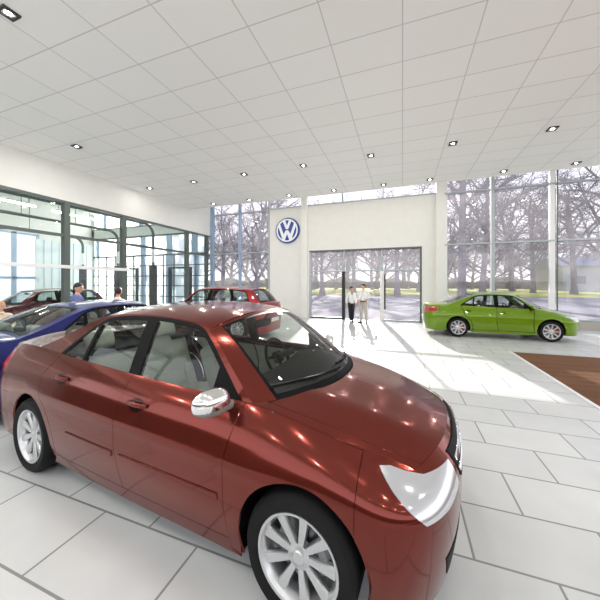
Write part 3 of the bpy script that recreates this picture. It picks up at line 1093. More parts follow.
window('window_1', 'tall bluish framed window left of the emblem wall', -10.30, -6.62, 0, HT, [(-10.28, .22, M['blue']), (-8.45, .13, M['blue']), (-6.66, .06, M['mull'])], [3.40, 5.60], M['blue'], M['mull'], M['pane'], wh=.055)
window('window_2', 'high strip window above the emblem wall', -6.62, -4.80, WT, HT, [], [WT + .03], M['mull'], M['mull'], M['pane'])
window('window_3', 'high strip window above the entrance doors', -4.50, 1.36, WT, HT, [-2.75, -.85], [WT + .03], M['mull'], M['mull'], M['pane'], wv=.04)
rw = window('window_4', 'wide window wall behind the green car', 1.68, 13.6, .32, HT, [(1.74, .12, M['white']), (3.48, .11, M['mull']), (5.44, .16, M['white']), (7.45, .16, M['white']), (9.4, .16, M['white']), (11.4, .16, M['white'])], [.36, 3.40, 5.60], M['white'], M['mull'], M['pane'], wh=.06)
for xx in (3.40, 5.58, 7.59):
    box_obj('mullion', (xx - .02 - rw.location.x, xx + .02 - rw.location.x, -.045, .0, 0, HT - .32), M['dark'] if xx > 4 else M['white'], rw)
struct(box_obj('trim_3', (1.68, 13.6, D - .14, D + .3, 0, .32), M['concrete']), 'low concrete kerb under the wide window wall', 'kerb')

# entrance: fixed lights, transom and the door leaves
door = empty('door_1', (-1.8, D, 0)); struct(door, 'glazed entrance doors with dark frame in the white wall', 'door')
def dp(nm, b, m):
    return box_obj(nm, (b[0] + 1.8, b[1] + 1.8, b[2] - D, b[3] - D, b[4], b[5]), m, door)
zt = 3.38
dp('door_frame', (-4.42, .80, D, D + .14, zt - .07, zt), M['dark'])
dp('door_frame', (-4.42, -4.34, D, D + .14, 0, zt - .07), M['mull'])
dp('door_frame', (.72, .80, D, D + .14, 0, zt - .07), M['dark'])
dp('transom', (-4.34, .72, D + .01, D + .12, 2.31, 2.37), M['mull'])
for x in (-2.66, -.89):
    dp('transom_upright', (x - .03, x + .03, D + .01, D + .12, 2.37, zt - .07), M['mull'])
for a, b in ((-4.34, -2.69), (-2.63, -.92), (-.86, .72)):
    dp('transom_pane', (a, b, D + .06, D + .066, 2.37, zt - .07), M['pane'])
dp('side_panel', (-4.34, -2.74, D + .06, D + .066, .08, 2.31), M['pane'])
dp('threshold', (-4.34, -2.66, D + .0, D + .12, 0, .09), M['dark'])
dp('threshold', (-.80, .72, D + .0, D + .12, 0, .07), M['mull'])
dp('door_post', (-2.76, -2.62, D - .02, D + .14, 0, 2.31), M['black'])
dp('door_post', (-.98, -.80, D + .0, D + .14, 0, 2.31), M['white'])
dp('door_leaf', (-.80, .72, D + .06, D + .066, .07, 2.31), M['pane'])
dp('door_leaf', (-2.62, -.98, D + .09, D + .096, .0, 2.31), M['pane'])
hb = bmesh.new(); tube(hb, [(-.765 + 1.8, -.05, .55), (-.765 + 1.8, -.05, 2.15)], .035, 8)
for z in (.7, 2.0):
    tube(hb, [(-.765 + 1.8, -.05, z), (-.765 + 1.8, .07, z)], .015, 6)
bm_obj('door_handle', hb, M['black'], door, True)

# left: bulkhead over the glass partition
struct(box_obj('wall_left', (XL - .18, XL, -5, D, 4.46, HT), M['wall']), 'long white bulkhead above the glass partition', 'wall')
pt = empty('window_5', (XL, 6, 0)); struct(pt, 'dark framed glass partition to the service bay', 'glass partition')
def pp(nm, b, m):
    return box_obj(nm, (b[0] - XL, b[1] - XL, b[2] - 6, b[3] - 6, b[4], b[5]), m, pt)
ys = [(-4.9, .1), (-1.9, .14), (1.5, .16), (3.5, .10), (6.27, .26), (8.55, .26), (11.85, .22), (13.45, .16)]
ys = [(-4.9, .1), (-1.5, .2), (2.4, .2), (6.24, .17), (8.30, .17), (11.85, .16), (13.42, .16)]
for y, wd in ys:
    pp('post', (XL - .16, XL + .02, y - wd / 2, y + wd / 2, 0, 4.40), M['dark'])
pp('head_rail', (XL - .14, XL + .01, -4.9, D, 4.38, 4.46), M['dark'])
pp('transom', (XL - .12, XL + .0, -4.9, D, 3.28, 3.37), M['dark'])
for (y0, w0), (y1, w1) in zip(ys, ys[1:]):
    for a, b in ((.03, 3.28), (3.37, 4.38)):
        pp('pane', (XL - .06, XL - .054, y0 + w0 / 2, y1 - w1 / 2, a, b), M['ipane'])
# pale rail along the partition
r = box_obj('wall_rail', (XL + .03, XL + .09, -2.0, 8.42, 2.235, 2.345), M['white'], bevel=.01)
tag(r, 'long white horizontal rail fixed across the glass partition', 'rail')

# ------------------------------------------------------------------ the service bay behind the glass
XW = -20.2
struct(box_obj('ceiling_bay', (-24, XL - .18, -5, D, 6.45, 6.6), mat('bay_ceiling', (.74, .78, .74), .8)))
wl = bmesh.new()
box(wl, XW - .2, XW, -5, 6.2, 0, 6.45); box(wl, XW - .2, XW, 10.6, D, 0, 6.45)
box(wl, XW - .2, XW, 6.2, 10.6, 4.6, 6.45); box(wl, XW - .2, XW, 6.2, 10.6, 0, .4)
struct(bm_obj('wall_bay_left', wl, M['wall']), 'pale side wall of the service bay', 'wall')
wy = empty('window_6', (XW, 8.4, .4)); struct(wy, 'large window in the side wall of the service bay', 'window')
for nm, b, m in (('frame', (-.1, .06, -2.2, -2.08, 0, 4.2), M['blue']), ('frame', (-.1, .06, .95, 1.15, 0, 4.2), M['blue']), ('frame', (-.1, .06, 2.08, 2.2, 0, 4.2), M['blue']),
                 ('rail', (-.1, .06, -2.2, 2.2, 1.6, 1.72), M['blue']), ('rail', (-.1, .06, -2.2, 2.2, 4.1, 4.2), M['blue']), ('pane', (-.03, -.02, -2.1, 2.1, 0, 1.6), M['glare']), ('pane', (-.03, -.02, -2.1, 2.1, 1.72, 4.1), M['glare'])):
    box_obj(nm, b, m, wy)
# ribbed white sliding panels in front of the side wall
rb = bmesh.new()
yy = 10.3
while yy < 13.4:
    box(rb, XW + .25, XW + .30 + .03 * (int(yy * 5) % 2), yy, yy + .19, .05, 4.3); yy += .2
sp_ = bm_obj('sliding_door', rb, mat('ribbed_white', (.70, .78, .80), .5)); tag(sp_, 'ribbed white folding door at the far end of the service bay', 'door')
# glazed end wall of the bay
gw = bmesh.new()
box(gw, -24, XL - .18, D, D + .3, 4.75, 5.35)
box(gw, -24, -20.0, D, D + .3, 0, 6.45)
struct(bm_obj('wall_bay_end', gw, mat('bay_wall', (.66, .70, .66), .7)), 'pale end wall of the service bay between the window rows', 'wall')
window('window_7', 'high window row under the service bay ceiling', -20.0, XL - .2, 5.35, 6.45, [(-18.9, .25, M['blue']), (-17.3, .35, M['blue']), (-15.7, .35, M['blue']), (-14.1, .35, M['blue']), (-12.5, .35, M['blue'])], [5.38], M['blue'], M['dark'], M['glare'])
window('window_8', 'lower window row of the service bay end wall', -20.0, XL - .2, 3.45, 4.75, [(-19.6, .3, M['blue']), (-17.6, .42, M['blue']), (-15.5, .42, M['blue']), (-13.4, .42, M['blue']), (-11.5, .42, M['blue'])], [3.50, 4.72], M['blue'], M['dark'], M['glare'], wh=.09)
gv = [(x, .05, M['dark']) for x in np.arange(-19.6, -10.8, .82)]
window('window_9', 'gridded glazing along the end of the service bay', -20.0, XL - .2, 0, 3.45, gv + [(-17.6, .36, M['blue']), (-15.5, .36, M['blue']), (-13.4, .5, M['blue']), (-11.4, .3, M['blue'])], [.3, .95, 1.6, 2.2, 2.85], M['dark'], M['dark'], M['glare'], wh=.05)
for k, (x0, x1, lab) in enumerate(((-16.9, -15.95, 'dark framed glazed door in the service bay end wall, left one'), (-13.25, -11.75, 'dark framed glazed door in the service bay end wall, right one'))):
    dd = empty('door_%d' % (k + 2), ((x0 + x1) / 2, D - .12, 0)); struct(dd, lab, 'door')
    h = (x1 - x0) / 2
    for b in ((-h - .1, -h + .08, 0, .1, 0, 2.72), (h - .08, h + .1, 0, .1, 0, 2.72), (-h + .08, h - .08, 0, .1, 2.62, 2.72)):
        box_obj('door_frame', b, M['black'], dd)
    box_obj('door_leaf', (-h + .08, h - .08, .05, .056, .02, 2.62), M['ipane'], dd)
    hb = bmesh.new(); tube(hb, [(h - .16, -.02, 1.0), (h - .16, -.02, 1.3)], .02, 6); tube(hb, [(h - .16, -.02, 1.15), (h - .16, .06, 1.15)], .012, 6)
    bm_obj('door_handle', hb, M['black'], dd)
# exhaust extraction pipes: along the bay, round a bend and down to a dark housing
def pipe(x, yb, z, xs, ys_, label):
    r = empty('exhaust_pipe', (x, yb, 0)); tag(r, label, 'pipe', 'exhaust pipes of the service bay')
    bm = bmesh.new()
    R = .55
    pts = [(xs - x, ys_ - yb, z), (-R, ys_ - yb, z)] + [(-R + R * math.sin(t), ys_ - yb + R - R * math.cos(t), z) for t in np.linspace(.3, PI / 2, 5)]
    pts += [(0, -R, z)] + [(0, -R + R * math.sin(t), z - R + R * math.cos(t)) for t in np.linspace(.25, PI / 2, 6)] + [(0, 0, 2.7)]
    tube(bm, pts, .075, 10); bm_obj('duct', bm, M['dark'], r, True)
    bm = bmesh.new(); tube(bm, [(0, 0, 2.9), (0, 0, 3.6)], .085, 10); bm_obj('sleeve', bm, M['white'], r, True)
    box_obj('housing', (-.16, .16, -.14, .14, 0, 2.75), M['black'], r, bevel=.03)
    for yk in np.arange(ys_ - yb + 1.0, -.6, 2.2):
        bm = bmesh.new(); tube(bm, [(0, yk, z + .07), (0, yk, 6.45)], .015, 6)
        bm_obj('hanger', bm, M['dark'], r)
pipe(-13.0, 12.1, 4.95, -19.5, 5.2, 'exhaust pipe in the service bay bending down nearest the entrance wall, long dark run')
pipe(-15.7, 12.1, 4.75, -19.8, 6.6, 'middle exhaust pipe of the service bay, bending down beside a partition post')
pipe(-18.7, 12.1, 4.55, -20.0, 8.4, 'exhaust pipe deepest in the service bay, bending down before the gridded glazing')
# tube lights hanging in the bay
M['tube'] = mat('tube_lamp', (.9, .9, .9), .4, emit=(1, 1, .97), estr=26)
for x, y0, lab in ((-14.2, 5.4, 'hanging tube light nearest the glass partition'), (-17.0, 6.6, 'hanging tube light in the middle of the service bay'), (-17.2, 9.6, 'hanging tube light deepest in the service bay')):
    r = empty('tube_light', (x, y0, 5.55)); tag(r, lab, 'light', 'tube lights of the service bay')
    box_obj('housing', (-.09, .09, 0, 2.2, 0, .07), M['white'], r)
    box_obj('diffuser', (-.07, .07, .02, 2.18, -.05, 0), M['tube'], r)
    for yk in (.3, 1.9):
        bm = bmesh.new(); tube(bm, [(0, yk, .07), (0, yk, .9)], .01, 6)
        bm_obj('hanger', bm, M['dark'], r)

# ------------------------------------------------------------------ recessed ceiling lights
M['lamp'] = mat('lamp_glow', (1, 1, 1), .4, emit=(1, .97, .9), estr=30)
M['dl_dark'] = mat('downlight_reflector', (.03, .03, .03), .4)
row_far = [-8.62, -6.64, -4.66, -2.67, -.70, .95, 3.26, 5.22, 7.2]
row_added = [-8.8, -7.2, -5.26, -3.05, -.9, 1.3, 3.5, 5.7, 8.0]  # lamp positions added to brighten the hall, out of view
row_near = [-9.62, -7.43, -5.26, -3.05, -.9, 1.3, 3.5]
far_lab = ['behind the partition end', 'left above the bluish window', 'above the emblem wall', 'above the left part of the doors', 'above the right part of the doors', 'beside the right pilaster', 'above the left bay of the window wall', 'above the middle bay of the window wall', 'above the right bay of the window wall']
near_lab = ['closest to the left bulkhead', 'second from the left bulkhead', 'third from the left bulkhead', 'fourth from the left bulkhead', 'fifth from the left bulkhead', 'sixth from the left bulkhead', 'seventh from the left bulkhead']
lights = []
for y, row, labs, nm in ((11.55, row_far, far_lab, 'ceiling edge row'), (8.78, row_near, near_lab, 'second row'), (5.4, [-8.6], ['row near the service bay'], 'added row near the bulkhead'), (2.4, row_added, None, 'added row over the red car'), (-1.2, row_added, None, 'added row over the viewer'), (-4.0, row_added, None, 'added row behind the viewer')):  # the last four rows are added for more light
    for x, lb in zip(row, labs or near_lab + ["eighth from the left bulkhead"]):
        lights.append((x, y, 'ceiling light of the %s, %s' % (nm, lb)))
fmesh = lmesh = None
for x, y, lb in lights:
    r = empty('ceiling_light', (x, y, HC)); tag(r, lb, 'light', 'recessed ceiling lights')
    if fmesh is None:
        bm = bmesh.new(); a, b = .10, .066
        for q in ((-a, a, -a, -b), (-a, a, b, a), (-a, -b, -b, b), (b, a, -b, b)):
            box(bm, q[0], q[1], q[2], q[3], -.03, -.001)
        o = bm_obj('frame', bm, M['dl_dark'], r); fmesh = o.data
        bm = bmesh.new(); box(bm, -.066, .066, -.066, .066, -.012, -.001)
        o = bm_obj('reflector', bm, M['white'], r); rmesh = o.data
        bm = bmesh.new(); lathe(bm, [(.0005, -.02), (.03, -.02), (.035, -.012), (.0005, -.012)], 16, 'Z')
        o = bm_obj('bulb', bm, M['lamp'], r); lmesh = o.data
    else:
        link('frame', fmesh, None, r); link('reflector', rmesh, None, r); link('bulb', lmesh, None, r)

# ------------------------------------------------------------------ round emblem on the wall
em = empty('emblem_sign', (-5.58, D - .01, 4.46)); tag(em, 'round blue emblem sign with white interlaced letters on the white wall', 'sign')
Re = .66
M['logo_blue'] = mat('sign_blue', (.012, .045, .30), .3, coat=.4)
M['logo_white'] = mat('sign_white', (.86, .88, .90), .35)
bm = bmesh.new()
lathe(bm, [(.001, 0), (Re, 0), (Re, -.07), (Re - .02, -.10), (.001, -.10)], 64, 'Y')
bm_obj('disc', bm, M['logo_blue'], em, False)
bm = bmesh.new()
lathe(bm, [(Re * .89, -.095), (Re * .89, -.125), (Re * .78, -.125), (Re * .78, -.095)], 64, 'Y', closed=True)
bm_obj('ring', bm, M['logo_white'], em, False)
def stroke(bm, p, q, w):
    p, q = np.array(p), np.array(q); d = (q - p) / np.linalg.norm(q - p); n = np.array([-d[1], d[0]]) * w / 2
    prism(bm, [tuple(p - n), tuple(q - n), tuple(q + n), tuple(p + n)], -.122, -.097)
k = Re
def letter(nm, lines, w):
    bm = bmesh.new()
    for poly in lines:
        prism(bm, [(x * k, z * k) for x, z in poly], -.122, -.097)
    bm_obj(nm, bm, M['logo_white'], em)
letter('letter_v', [[(-.37, .74), (-.17, .80), (.0, .36), (.17, .80), (.37, .74), (.085, .09), (-.085, .09)]], 0)
letter('letter_w', [[(-.74, .36), (-.61, .57), (-.29, -.30), (-.10, .0), (.10, .0), (.29, -.30), (.61, .57), (.74, .36), (.36, -.74), (.20, -.78), (.0, -.26), (-.20, -.78), (-.36, -.74)]], 0)

# behind the viewer: unseen dark wall added for car reflections, open gap above
bm = bmesh.new()
box(bm, -24, 14, -5.4, -5.2, 0, 1.9)
struct(bm_obj('reflection_wall', bm, add_noise(mat('reflected_brown', (.16, .09, .06), .6), 2, (.13, .07, .045), (.18, .10, .065))), 'unseen brown wall behind the viewer, added for the reflections in the red car', 'wall')
bm = bmesh.new()
box(bm, -24, 14, -5.4, -5.2, 4.8, HT)
struct(bm_obj('wall_front_top', bm, M['wall']), 'white wall band above the open gap behind the viewer', 'wall')
# ------------------------------------------------------------------ outside
def at_px(x, d):
    u = (x - 300) / 285.0
    return (d * (-math.sin(TH) + u * math.cos(TH)), d * (math.cos(TH) + u * math.sin(TH)))
pav = add_noise(mat('asphalt', (.3, .29, .33), .9), .25, (.14, .135, .155), (.21, .20, .22))
struct(box_obj('pavement', (-90, 110, D + .3, 44, -.3, -.02), pav), 'greyish asphalt forecourt outside the windows', 'pavement')
gm = add_noise(mat('lawn_green', (.35, .38, .12), .95), .12, (.32, .37, .02), (.50, .48, .07), detail=6)
struct(box_obj('lawn', (-260, 260, 44, 330, -.3, 0), gm), 'yellow green lawn beyond the forecourt', 'lawn')

bark = add_noise(mat('bark', (.2, .18, .19), .95), 3.0, (.16, .14, .155), (.24, .21, .235))
bark2 = add_noise(mat('hazed_bark', (.3, .26, .29), .95), 3.0, (.30, .27, .31), (.42, .38, .42))  # bark paled towards lilac: aerial haze of the far row as colour
def grow(rng, h, limbs=7, depth=4, spread=.9, droop=0.0, r0=.35, trunk=.32, nbs=(6, 5, 4)):
    V, F = [], []
    def ring(p, d, r, n):
        d = d.normalized()
        a = d.cross(Vector((0, 0, 1)))
        if a.length < 1e-3:
            a = Vector((1, 0, 0))
        a.normalize(); b = d.cross(a)
        o = len(V)
        for k in range(n):
            t = 2 * PI * k / n
            V.append(p + (a * math.cos(t) + b * math.sin(t)) * r)
        return o
    def branch(p, d, L, r, lev):
        n = 8 if lev == 0 else 5 if lev == 1 else 3
        m = 6 if lev == 0 else 4 if lev < 3 else 3
        pts = [p.copy()]; dirs = [d.copy()]
        dd = d.copy(); q = p.copy()
        o = ring(q, dd, r * (1.35 if lev == 0 else 1), n)
        for i in range(1, m + 1):
            w = .05 if lev == 0 else .20
            dd = (dd + Vector((rng.gauss(0, w), rng.gauss(0, w), rng.gauss(0, w) + (.06 if lev else 0) - droop * lev * .05))).normalized()
            q = q + dd * (L / m)
            rr = r * (1 - (.45 if lev < 2 else .7) * i / m)
            o2 = ring(q, dd, max(rr, .014), n)
            for k in range(n):
                F.append((o + k, o + (k + 1) % n, o2 + (k + 1) % n, o2 + k))
            o = o2; pts.append(q.copy()); dirs.append(dd.copy())
        if lev < depth:
            nb = limbs if lev == 0 else nbs[lev - 1]
            for b in range(nb):
                t = (trunk + (1 - trunk) * (b + rng.random() * .7) / nb) if lev == 0 else (.22 + .78 * (b + rng.random()) / nb)
                t = min(t, .999)
                i = min(int(t * m), m - 1); f = t * m - i
                bp = pts[i].lerp(pts[i + 1], f); bd = dirs[i + 1]
                az = rng.random() * 2 * PI if lev else 2.4 * b + rng.random()
                s = Vector((math.cos(az), math.sin(az), 0))
                s = (s - bd * s.dot(bd))
                if s.length < .05:
                    continue
                s.normalize()
                nd = (bd * (.75) + s * spread * (.8 + .5 * rng.random())).normalized()
                k = (.62 if lev == 0 else .58) * (1.1 - .45 * t)
                branch(bp, nd, L * k * (.85 + .3 * rng.random()), max(r * (.50 if lev == 0 else .52) * (1.15 - .4 * t), .018), lev + 1)
    branch(Vector((0, 0, 0)), Vector((0, 0, 1)), h * .72, r0, 0)
    return V, F
rng = random.Random(7)
tm = []; full = []
for (h, limbs, spread, r0, trunk) in ((15, 8, .85, .36, .28), (17, 9, .75, .42, .34), (13, 8, .95, .30, .25)):
    V, F = grow(rng, h, limbs, 4, spread, 0, r0, trunk)
    me = bpy.data.meshes.new('bare_tree'); me.from_pydata([tuple(v) for v in V], [], F); me.update()
    me.materials.append(bark); tm.append(me)
V, F = grow(rng, 15, 15, 4, .6, 0, .34, .10, (6, 6, 4))
me = bpy.data.meshes.new('dense_tree'); me.from_pydata([tuple(v) for v in V], [], F); me.update(); me.materials.append(bark); tm.append(me)
for (h, limbs, spread, r0, trunk) in ((17, 9, .85, .34, .26), (16, 9, .95, .30, .22)):
    V, F = grow(rng, h, limbs, 4, spread, 0, r0, trunk, (7, 5, 4))
    me = bpy.data.meshes.new('full_tree'); me.from_pydata([tuple(v) for v in V], [], F); me.update(); me.materials.append(bark); full.append(me)
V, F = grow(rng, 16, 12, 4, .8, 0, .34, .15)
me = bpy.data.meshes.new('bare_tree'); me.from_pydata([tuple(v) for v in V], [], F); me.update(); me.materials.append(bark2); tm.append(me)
trees = [  # px, distance, mesh, scale, label
    (256, 34, 3, .92, 'dense dark tree seen through the bluish window left of the emblem wall'),
    (222, 46, 2, 1.1, 'bare tree at the left edge of the bluish window'),
    (322, 40, 0, 1.0, 'bare tree behind the left panel of the entrance doors'),
    (354, 52, 1, 1.0, 'bare tree behind the two standing people'),
    (397, 38, 0, 1.05, 'dark bare tree behind the right door leaf'),
    (418, 58, 2, 1.2, 'bare tree behind the right edge of the entrance doors'),
    (462, 33, 1, 1.12, 'thick bare tree right of the white pilaster, behind the boot of the green car'),
    (482, 42, 0, 1.15, 'bare tree just left of the first window wall upright'),
    (512, 62, 2, 1.3, 'small bare tree behind the windscreen of the green car'),
    (533, 50, 0, 1.1, 'bare tree in the middle bay of the window wall'),
    (574, 44, 1, 1.0, 'bare tree in front of the long shed in the right bay'),
    (620, 40, 2, 1.2, 'bare tree at the right end of the window wall'),
    (316, 84, 0, 1.9, 'tall distant bare tree whose crown shows in the strip window above the left door panel'),
    (347, 88, 1, 1.75, 'tall distant bare tree whose crown shows above the two standing people'),
    (376, 84, 2, 2.1, 'tall distant bare tree whose crown shows above the door handle'),
    (404, 90, 0, 2.0, 'tall distant bare tree whose crown shows above the right door leaf'),
    (432, 86, 1, 1.75, 'tall distant bare tree just left of the right pilaster'),
    (286, 86, 2, 2.1, 'tall distant bare tree whose crown shows above the round emblem'),
]
for i, (px, d, k, s, lb) in enumerate(trees):
    x, y = at_px(px, d)
    o = link('bare_tree', full[i % 2] if px > 450 else tm[k], None, None, (x, y, -.05 if y < 44 else 0), rng.random() * 6.28)
    s *= 1.22 if px > 450 else 1.1 if d < 80 and px < 300 else .95; o.scale = (s, s, s); tag(o, lb, 'tree', 'bare trees outside the windows')
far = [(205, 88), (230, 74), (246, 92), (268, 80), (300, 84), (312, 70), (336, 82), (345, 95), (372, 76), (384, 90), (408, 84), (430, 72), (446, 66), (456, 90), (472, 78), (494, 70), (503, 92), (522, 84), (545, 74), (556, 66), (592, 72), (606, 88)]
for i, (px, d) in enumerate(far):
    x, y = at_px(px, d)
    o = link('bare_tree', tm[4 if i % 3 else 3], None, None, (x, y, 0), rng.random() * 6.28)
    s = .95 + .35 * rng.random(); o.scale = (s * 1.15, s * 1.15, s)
    tag(o, 'pale bare tree in the row hazed by its colour at the back of the lawn', 'tree', 'far row of bare trees')
# low shed at the right
x, y = at_px(598, 62)
sh = empty('shed', (x, y, 0), TH * .6); tag(sh, 'long low grey shed beyond the lawn at the right', 'building')
box_obj('wall', (-9, 22, -3, 6, 0, 5.2), add_noise(mat('shed_wall', (.45, .45, .50), .8), 4, (.43, .43, .48), (.5, .5, .55)), sh)
bm = bmesh.new(); prism(bm, [(-9.6, 5.2), (22.6, 5.2), (22.6, 5.5), (-9.6, 5.5)], -3.6, 6.6)
v = [bm.verts.new(p) for p in ((-9.6, -3.6, 5.5), (22.6, -3.6, 5.5), (22.6, 1.5, 7.6), (-9.6, 1.5, 7.6), (-9.6, 6.6, 5.5), (22.6, 6.6, 5.5))]
for f in ((0, 1, 2, 3), (3, 2, 5, 4), (0, 3, 4), (1, 5, 2)):
    bm.faces.new([v[i] for i in f])
bm_obj('roof', bm, mat('shed_roof', (.30, .30, .35), .8), sh)
for k in range(5):
    box_obj('window', (-7 + 5 * k, -4.6 + 5 * k, -3.05, -2.98, 1.6, 3.2), mat('shed_glass', (.22, .25, .30), .2), sh)
# low hedge at the back of the lawn
hm = add_noise(mat('hedge_leaves', (.2, .22, .14), .95), 1.2, (.20, .19, .16), (.32, .30, .25))
hr = random.Random(3)
bm = bmesh.new()
N = 160
cols = []
for i in range(N + 1):
    x = -190 + 380 * i / N
    h = 2.6 + .9 * math.sin(i * .9) * hr.random() + hr.random() * .9
    cols.append([bm.verts.new((x, yy + hr.uniform(-.3, .3), zz)) for yy, zz in ((104, 0), (103.4, h * .5), (104.0, h * .9), (105.2, h), (106.6, h * .9), (107, 0))])
for A, B_ in zip(cols, cols[1:]):
    for k in range(5):
        bm.faces.new((A[k], A[k + 1], B_[k + 1], B_[k]))
h = bm_obj('hedge', bm, hm, None, False); tag(h, 'low brownish hedge along the back of the lawn', 'hedge', kind='stuff')

# ------------------------------------------------------------------ daylight
wd = bpy.data.worlds.new('sky'); SC.world = wd; wd.use_nodes = True
nt = wd.node_tree; bg = nt.nodes['Background']
tc = nt.nodes.new('ShaderNodeTexCoord'); sx = nt.nodes.new('ShaderNodeSeparateXYZ')
rp = nt.nodes.new('ShaderNodeValToRGB')
nt.links.new(tc.outputs['Generated'], sx.inputs[0]); nt.links.new(sx.outputs['Z'], rp.inputs['Fac'])
e = rp.color_ramp.elements
e[0].position = 0.0; e[0].color = (.93, .91, .92, 1)
e[1].position = .85; e[1].color = (.46, .58, .82, 1)
k = e.new(.22); k.color = (.90, .90, .95, 1)
nt.links.new(rp.outputs['Color'], bg.inputs['Color'])
bg.inputs['Strength'].default_value = 1.75
sl = bpy.data.lights.new('sun', 'SUN'); sl.energy = 13.5; sl.color = (1, .95, .86); sl.angle = math.radians(.8)
so = bpy.data.objects.new('sun', sl); COL.objects.link(so)
so.rotation_euler = Vector((.84, -4.43, -1.72)).to_track_quat('-Z', 'Y').to_euler()
so.location = (-8, 40, 20)
# the recessed lamps, the added rows among them, light the room
for x, y, lb in lights:
    L = bpy.data.lights.new('downlight', 'AREA'); L.shape = 'SQUARE'; L.size = .13; L.energy = (6 if (y > 10 or x < -9) else 26 if x < -5 else 8 if y > 8 else 15 if y > 2 else 10); L.color = (1, .975, .935)
    o = bpy.data.objects.new('downlight', L); COL.objects.link(o); o.location = (x, y, HC - .035)
SC.view_settings.view_transform = 'Standard'
SC.view_settings.look = 'None'
SC.view_settings.exposure = 0.5
SC.view_settings.gamma = 1.0
SC.view_settings.use_curve_mapping = False
SC.cycles.use_denoising = True
SC.cycles.max_bounces = 10
SC.cycles.transparent_max_bounces = 24
SC.cycles.sample_clamp_indirect = 4.0
# ------------------------------------------------------------------ the five cars
def car_mats(name, paint, metal=.25, rough=.32, dash=(.006, .006, .006), seatc=(.36, .37, .31), coat=.85, glass_tint=(.74, .80, .77)):
    m = dict(
        paint=mat(name + '_paint', paint, rough, metal, coat, .12),
        glass=glass(name + '_car_glass', glass_tint, 1.0),
        black=mat(name + '_black_trim', (.003, .003, .0035), .5, spec=.12),
        rubber=mat(name + '_rubber', (.008, .008, .0085), .65, spec=.2),
        alloy=mat(name + '_alloy', (.62, .63, .64), .28, .85),
        steel=mat(name + '_steel', (.25, .25, .26), .35, .9),
        chrome=mat(name + '_chrome', (.86, .87, .88), .06, 1.0),
        lamp=mat(name + '_headlamp', (.55, .57, .60), .12, .5, 1.0),
        red=mat(name + '_tail_lens', (.42, .012, .012), .15, 0, 1.0),
        plate=mat(name + '_plate', (.75, .75, .73), .4),
        seat=add_noise(mat(name + '_seat_fabric', seatc, .8), 60, tuple(c * .94 for c in seatc), tuple(min(1, c * 1.06) for c in seatc)),
        trim=mat(name + '_trim', tuple(c * .85 for c in seatc), .7),
        dash=mat(name + '_dash', dash, .8, spec=.2),
        grey=mat(name + '_grey_plastic', (.20, .21, .20), .45),
    )
    m['handle'] = m['paint']
    m['cup_shade'] = mat(name + '_handle_shade_paint', tuple(c * .25 for c in paint), rough, metal, coat, .12)  # body paint darkened to imitate shade inside the handle recess
    return m
CALR = mat('caliper_red', (.55, .03, .02), .35)

ONLY = None
mr = car_mats('red', (.165, .027, .018), .72, .14, coat=.35, seatc=(.40, .43, .355), glass_tint=(.88, .92, .90))

make_car('sedan', LONG, (HX, HY, 0), HYAW, mr, 'large dark red sedan in the foreground with pale seats and chrome mirrors', 'car', step=.035, scl=HS, mirror_mat=mr['chrome'])
mg = car_mats('green', (.145, .26, .006), .2, .3, seatc=(.10, .10, .10), glass_tint=(.80, .86, .82))
make_car('sedan', SEDAN, (2.93, 11.30, 0), 0.0, mg, 'bright green sedan with black seats in front of the window wall', 'car', scl=(.955, .955, .99), step=.06, caliper=CALR, gap=.009)
mb = car_mats('blue', (.007, .012, .13), .3, .3, seatc=(.34, .36, .32))
make_car('sedan', SEDAN, (-5.42, 3.90, 0), PI / 2, mb, 'dark blue sedan parked behind the tail of the dark red sedan', 'car', scl=(1.0, 1.0, .975), step=.05)
mw = car_mats('scarlet', (.26, .012, .010), .5, .3, seatc=(.16, .16, .15))
make_car('minivan', HATCH, (-6.1, 8.45, 0), PI, mw, 'red family hatchback standing in front of the bluish window', 'car', scl=(1.02, 1.0, 1.065), step=.07)
mu = car_mats('burgundy', (.085, .012, .016), .25, .3, seatc=(.08, .08, .08))
make_car('hatchback', HATCH, (-13.2, 7.05, 0), -PI / 2, mu, 'burgundy hatchback inside the service bay behind the glass partition', 'car', scale=1.0, step=.07)
# ------------------------------------------------------------------ people
M['eye'] = mat('eye', (.05, .04, .035), .2)
SKIN = add_noise(mat('skin', (.62, .36, .25), .55), 30, (.60, .34, .235), (.66, .39, .27))
def skinned(verts, edges, radii, sub=2, root=0):
    me = bpy.data.meshes.new('tmp')
    me.from_pydata([tuple(v) for v in verts], edges, [])
    o = bpy.data.objects.new('tmp', me); COL.objects.link(o)
    md = o.modifiers.new('s', 'SKIN'); md.use_smooth_shade = True; md.branch_smoothing = .6
    for i, d in enumerate(me.skin_vertices[0].data):
        r = radii[i]
        d.radius = r if isinstance(r, tuple) else (r, r)
        d.use_root = (i == root)
    sb = o.modifiers.new('u', 'SUBSURF'); sb.levels = sub; sb.render_levels = sub
    dg = bpy.context.evaluated_depsgraph_get(); dg.update()
    ev = o.evaluated_get(dg); m2 = bpy.data.meshes.new_from_object(ev)
    bpy.data.objects.remove(o); bpy.data.meshes.remove(me)
    return m2
def to_bm(bm, me):
    bm.from_mesh(me); bpy.data.meshes.remove(me)

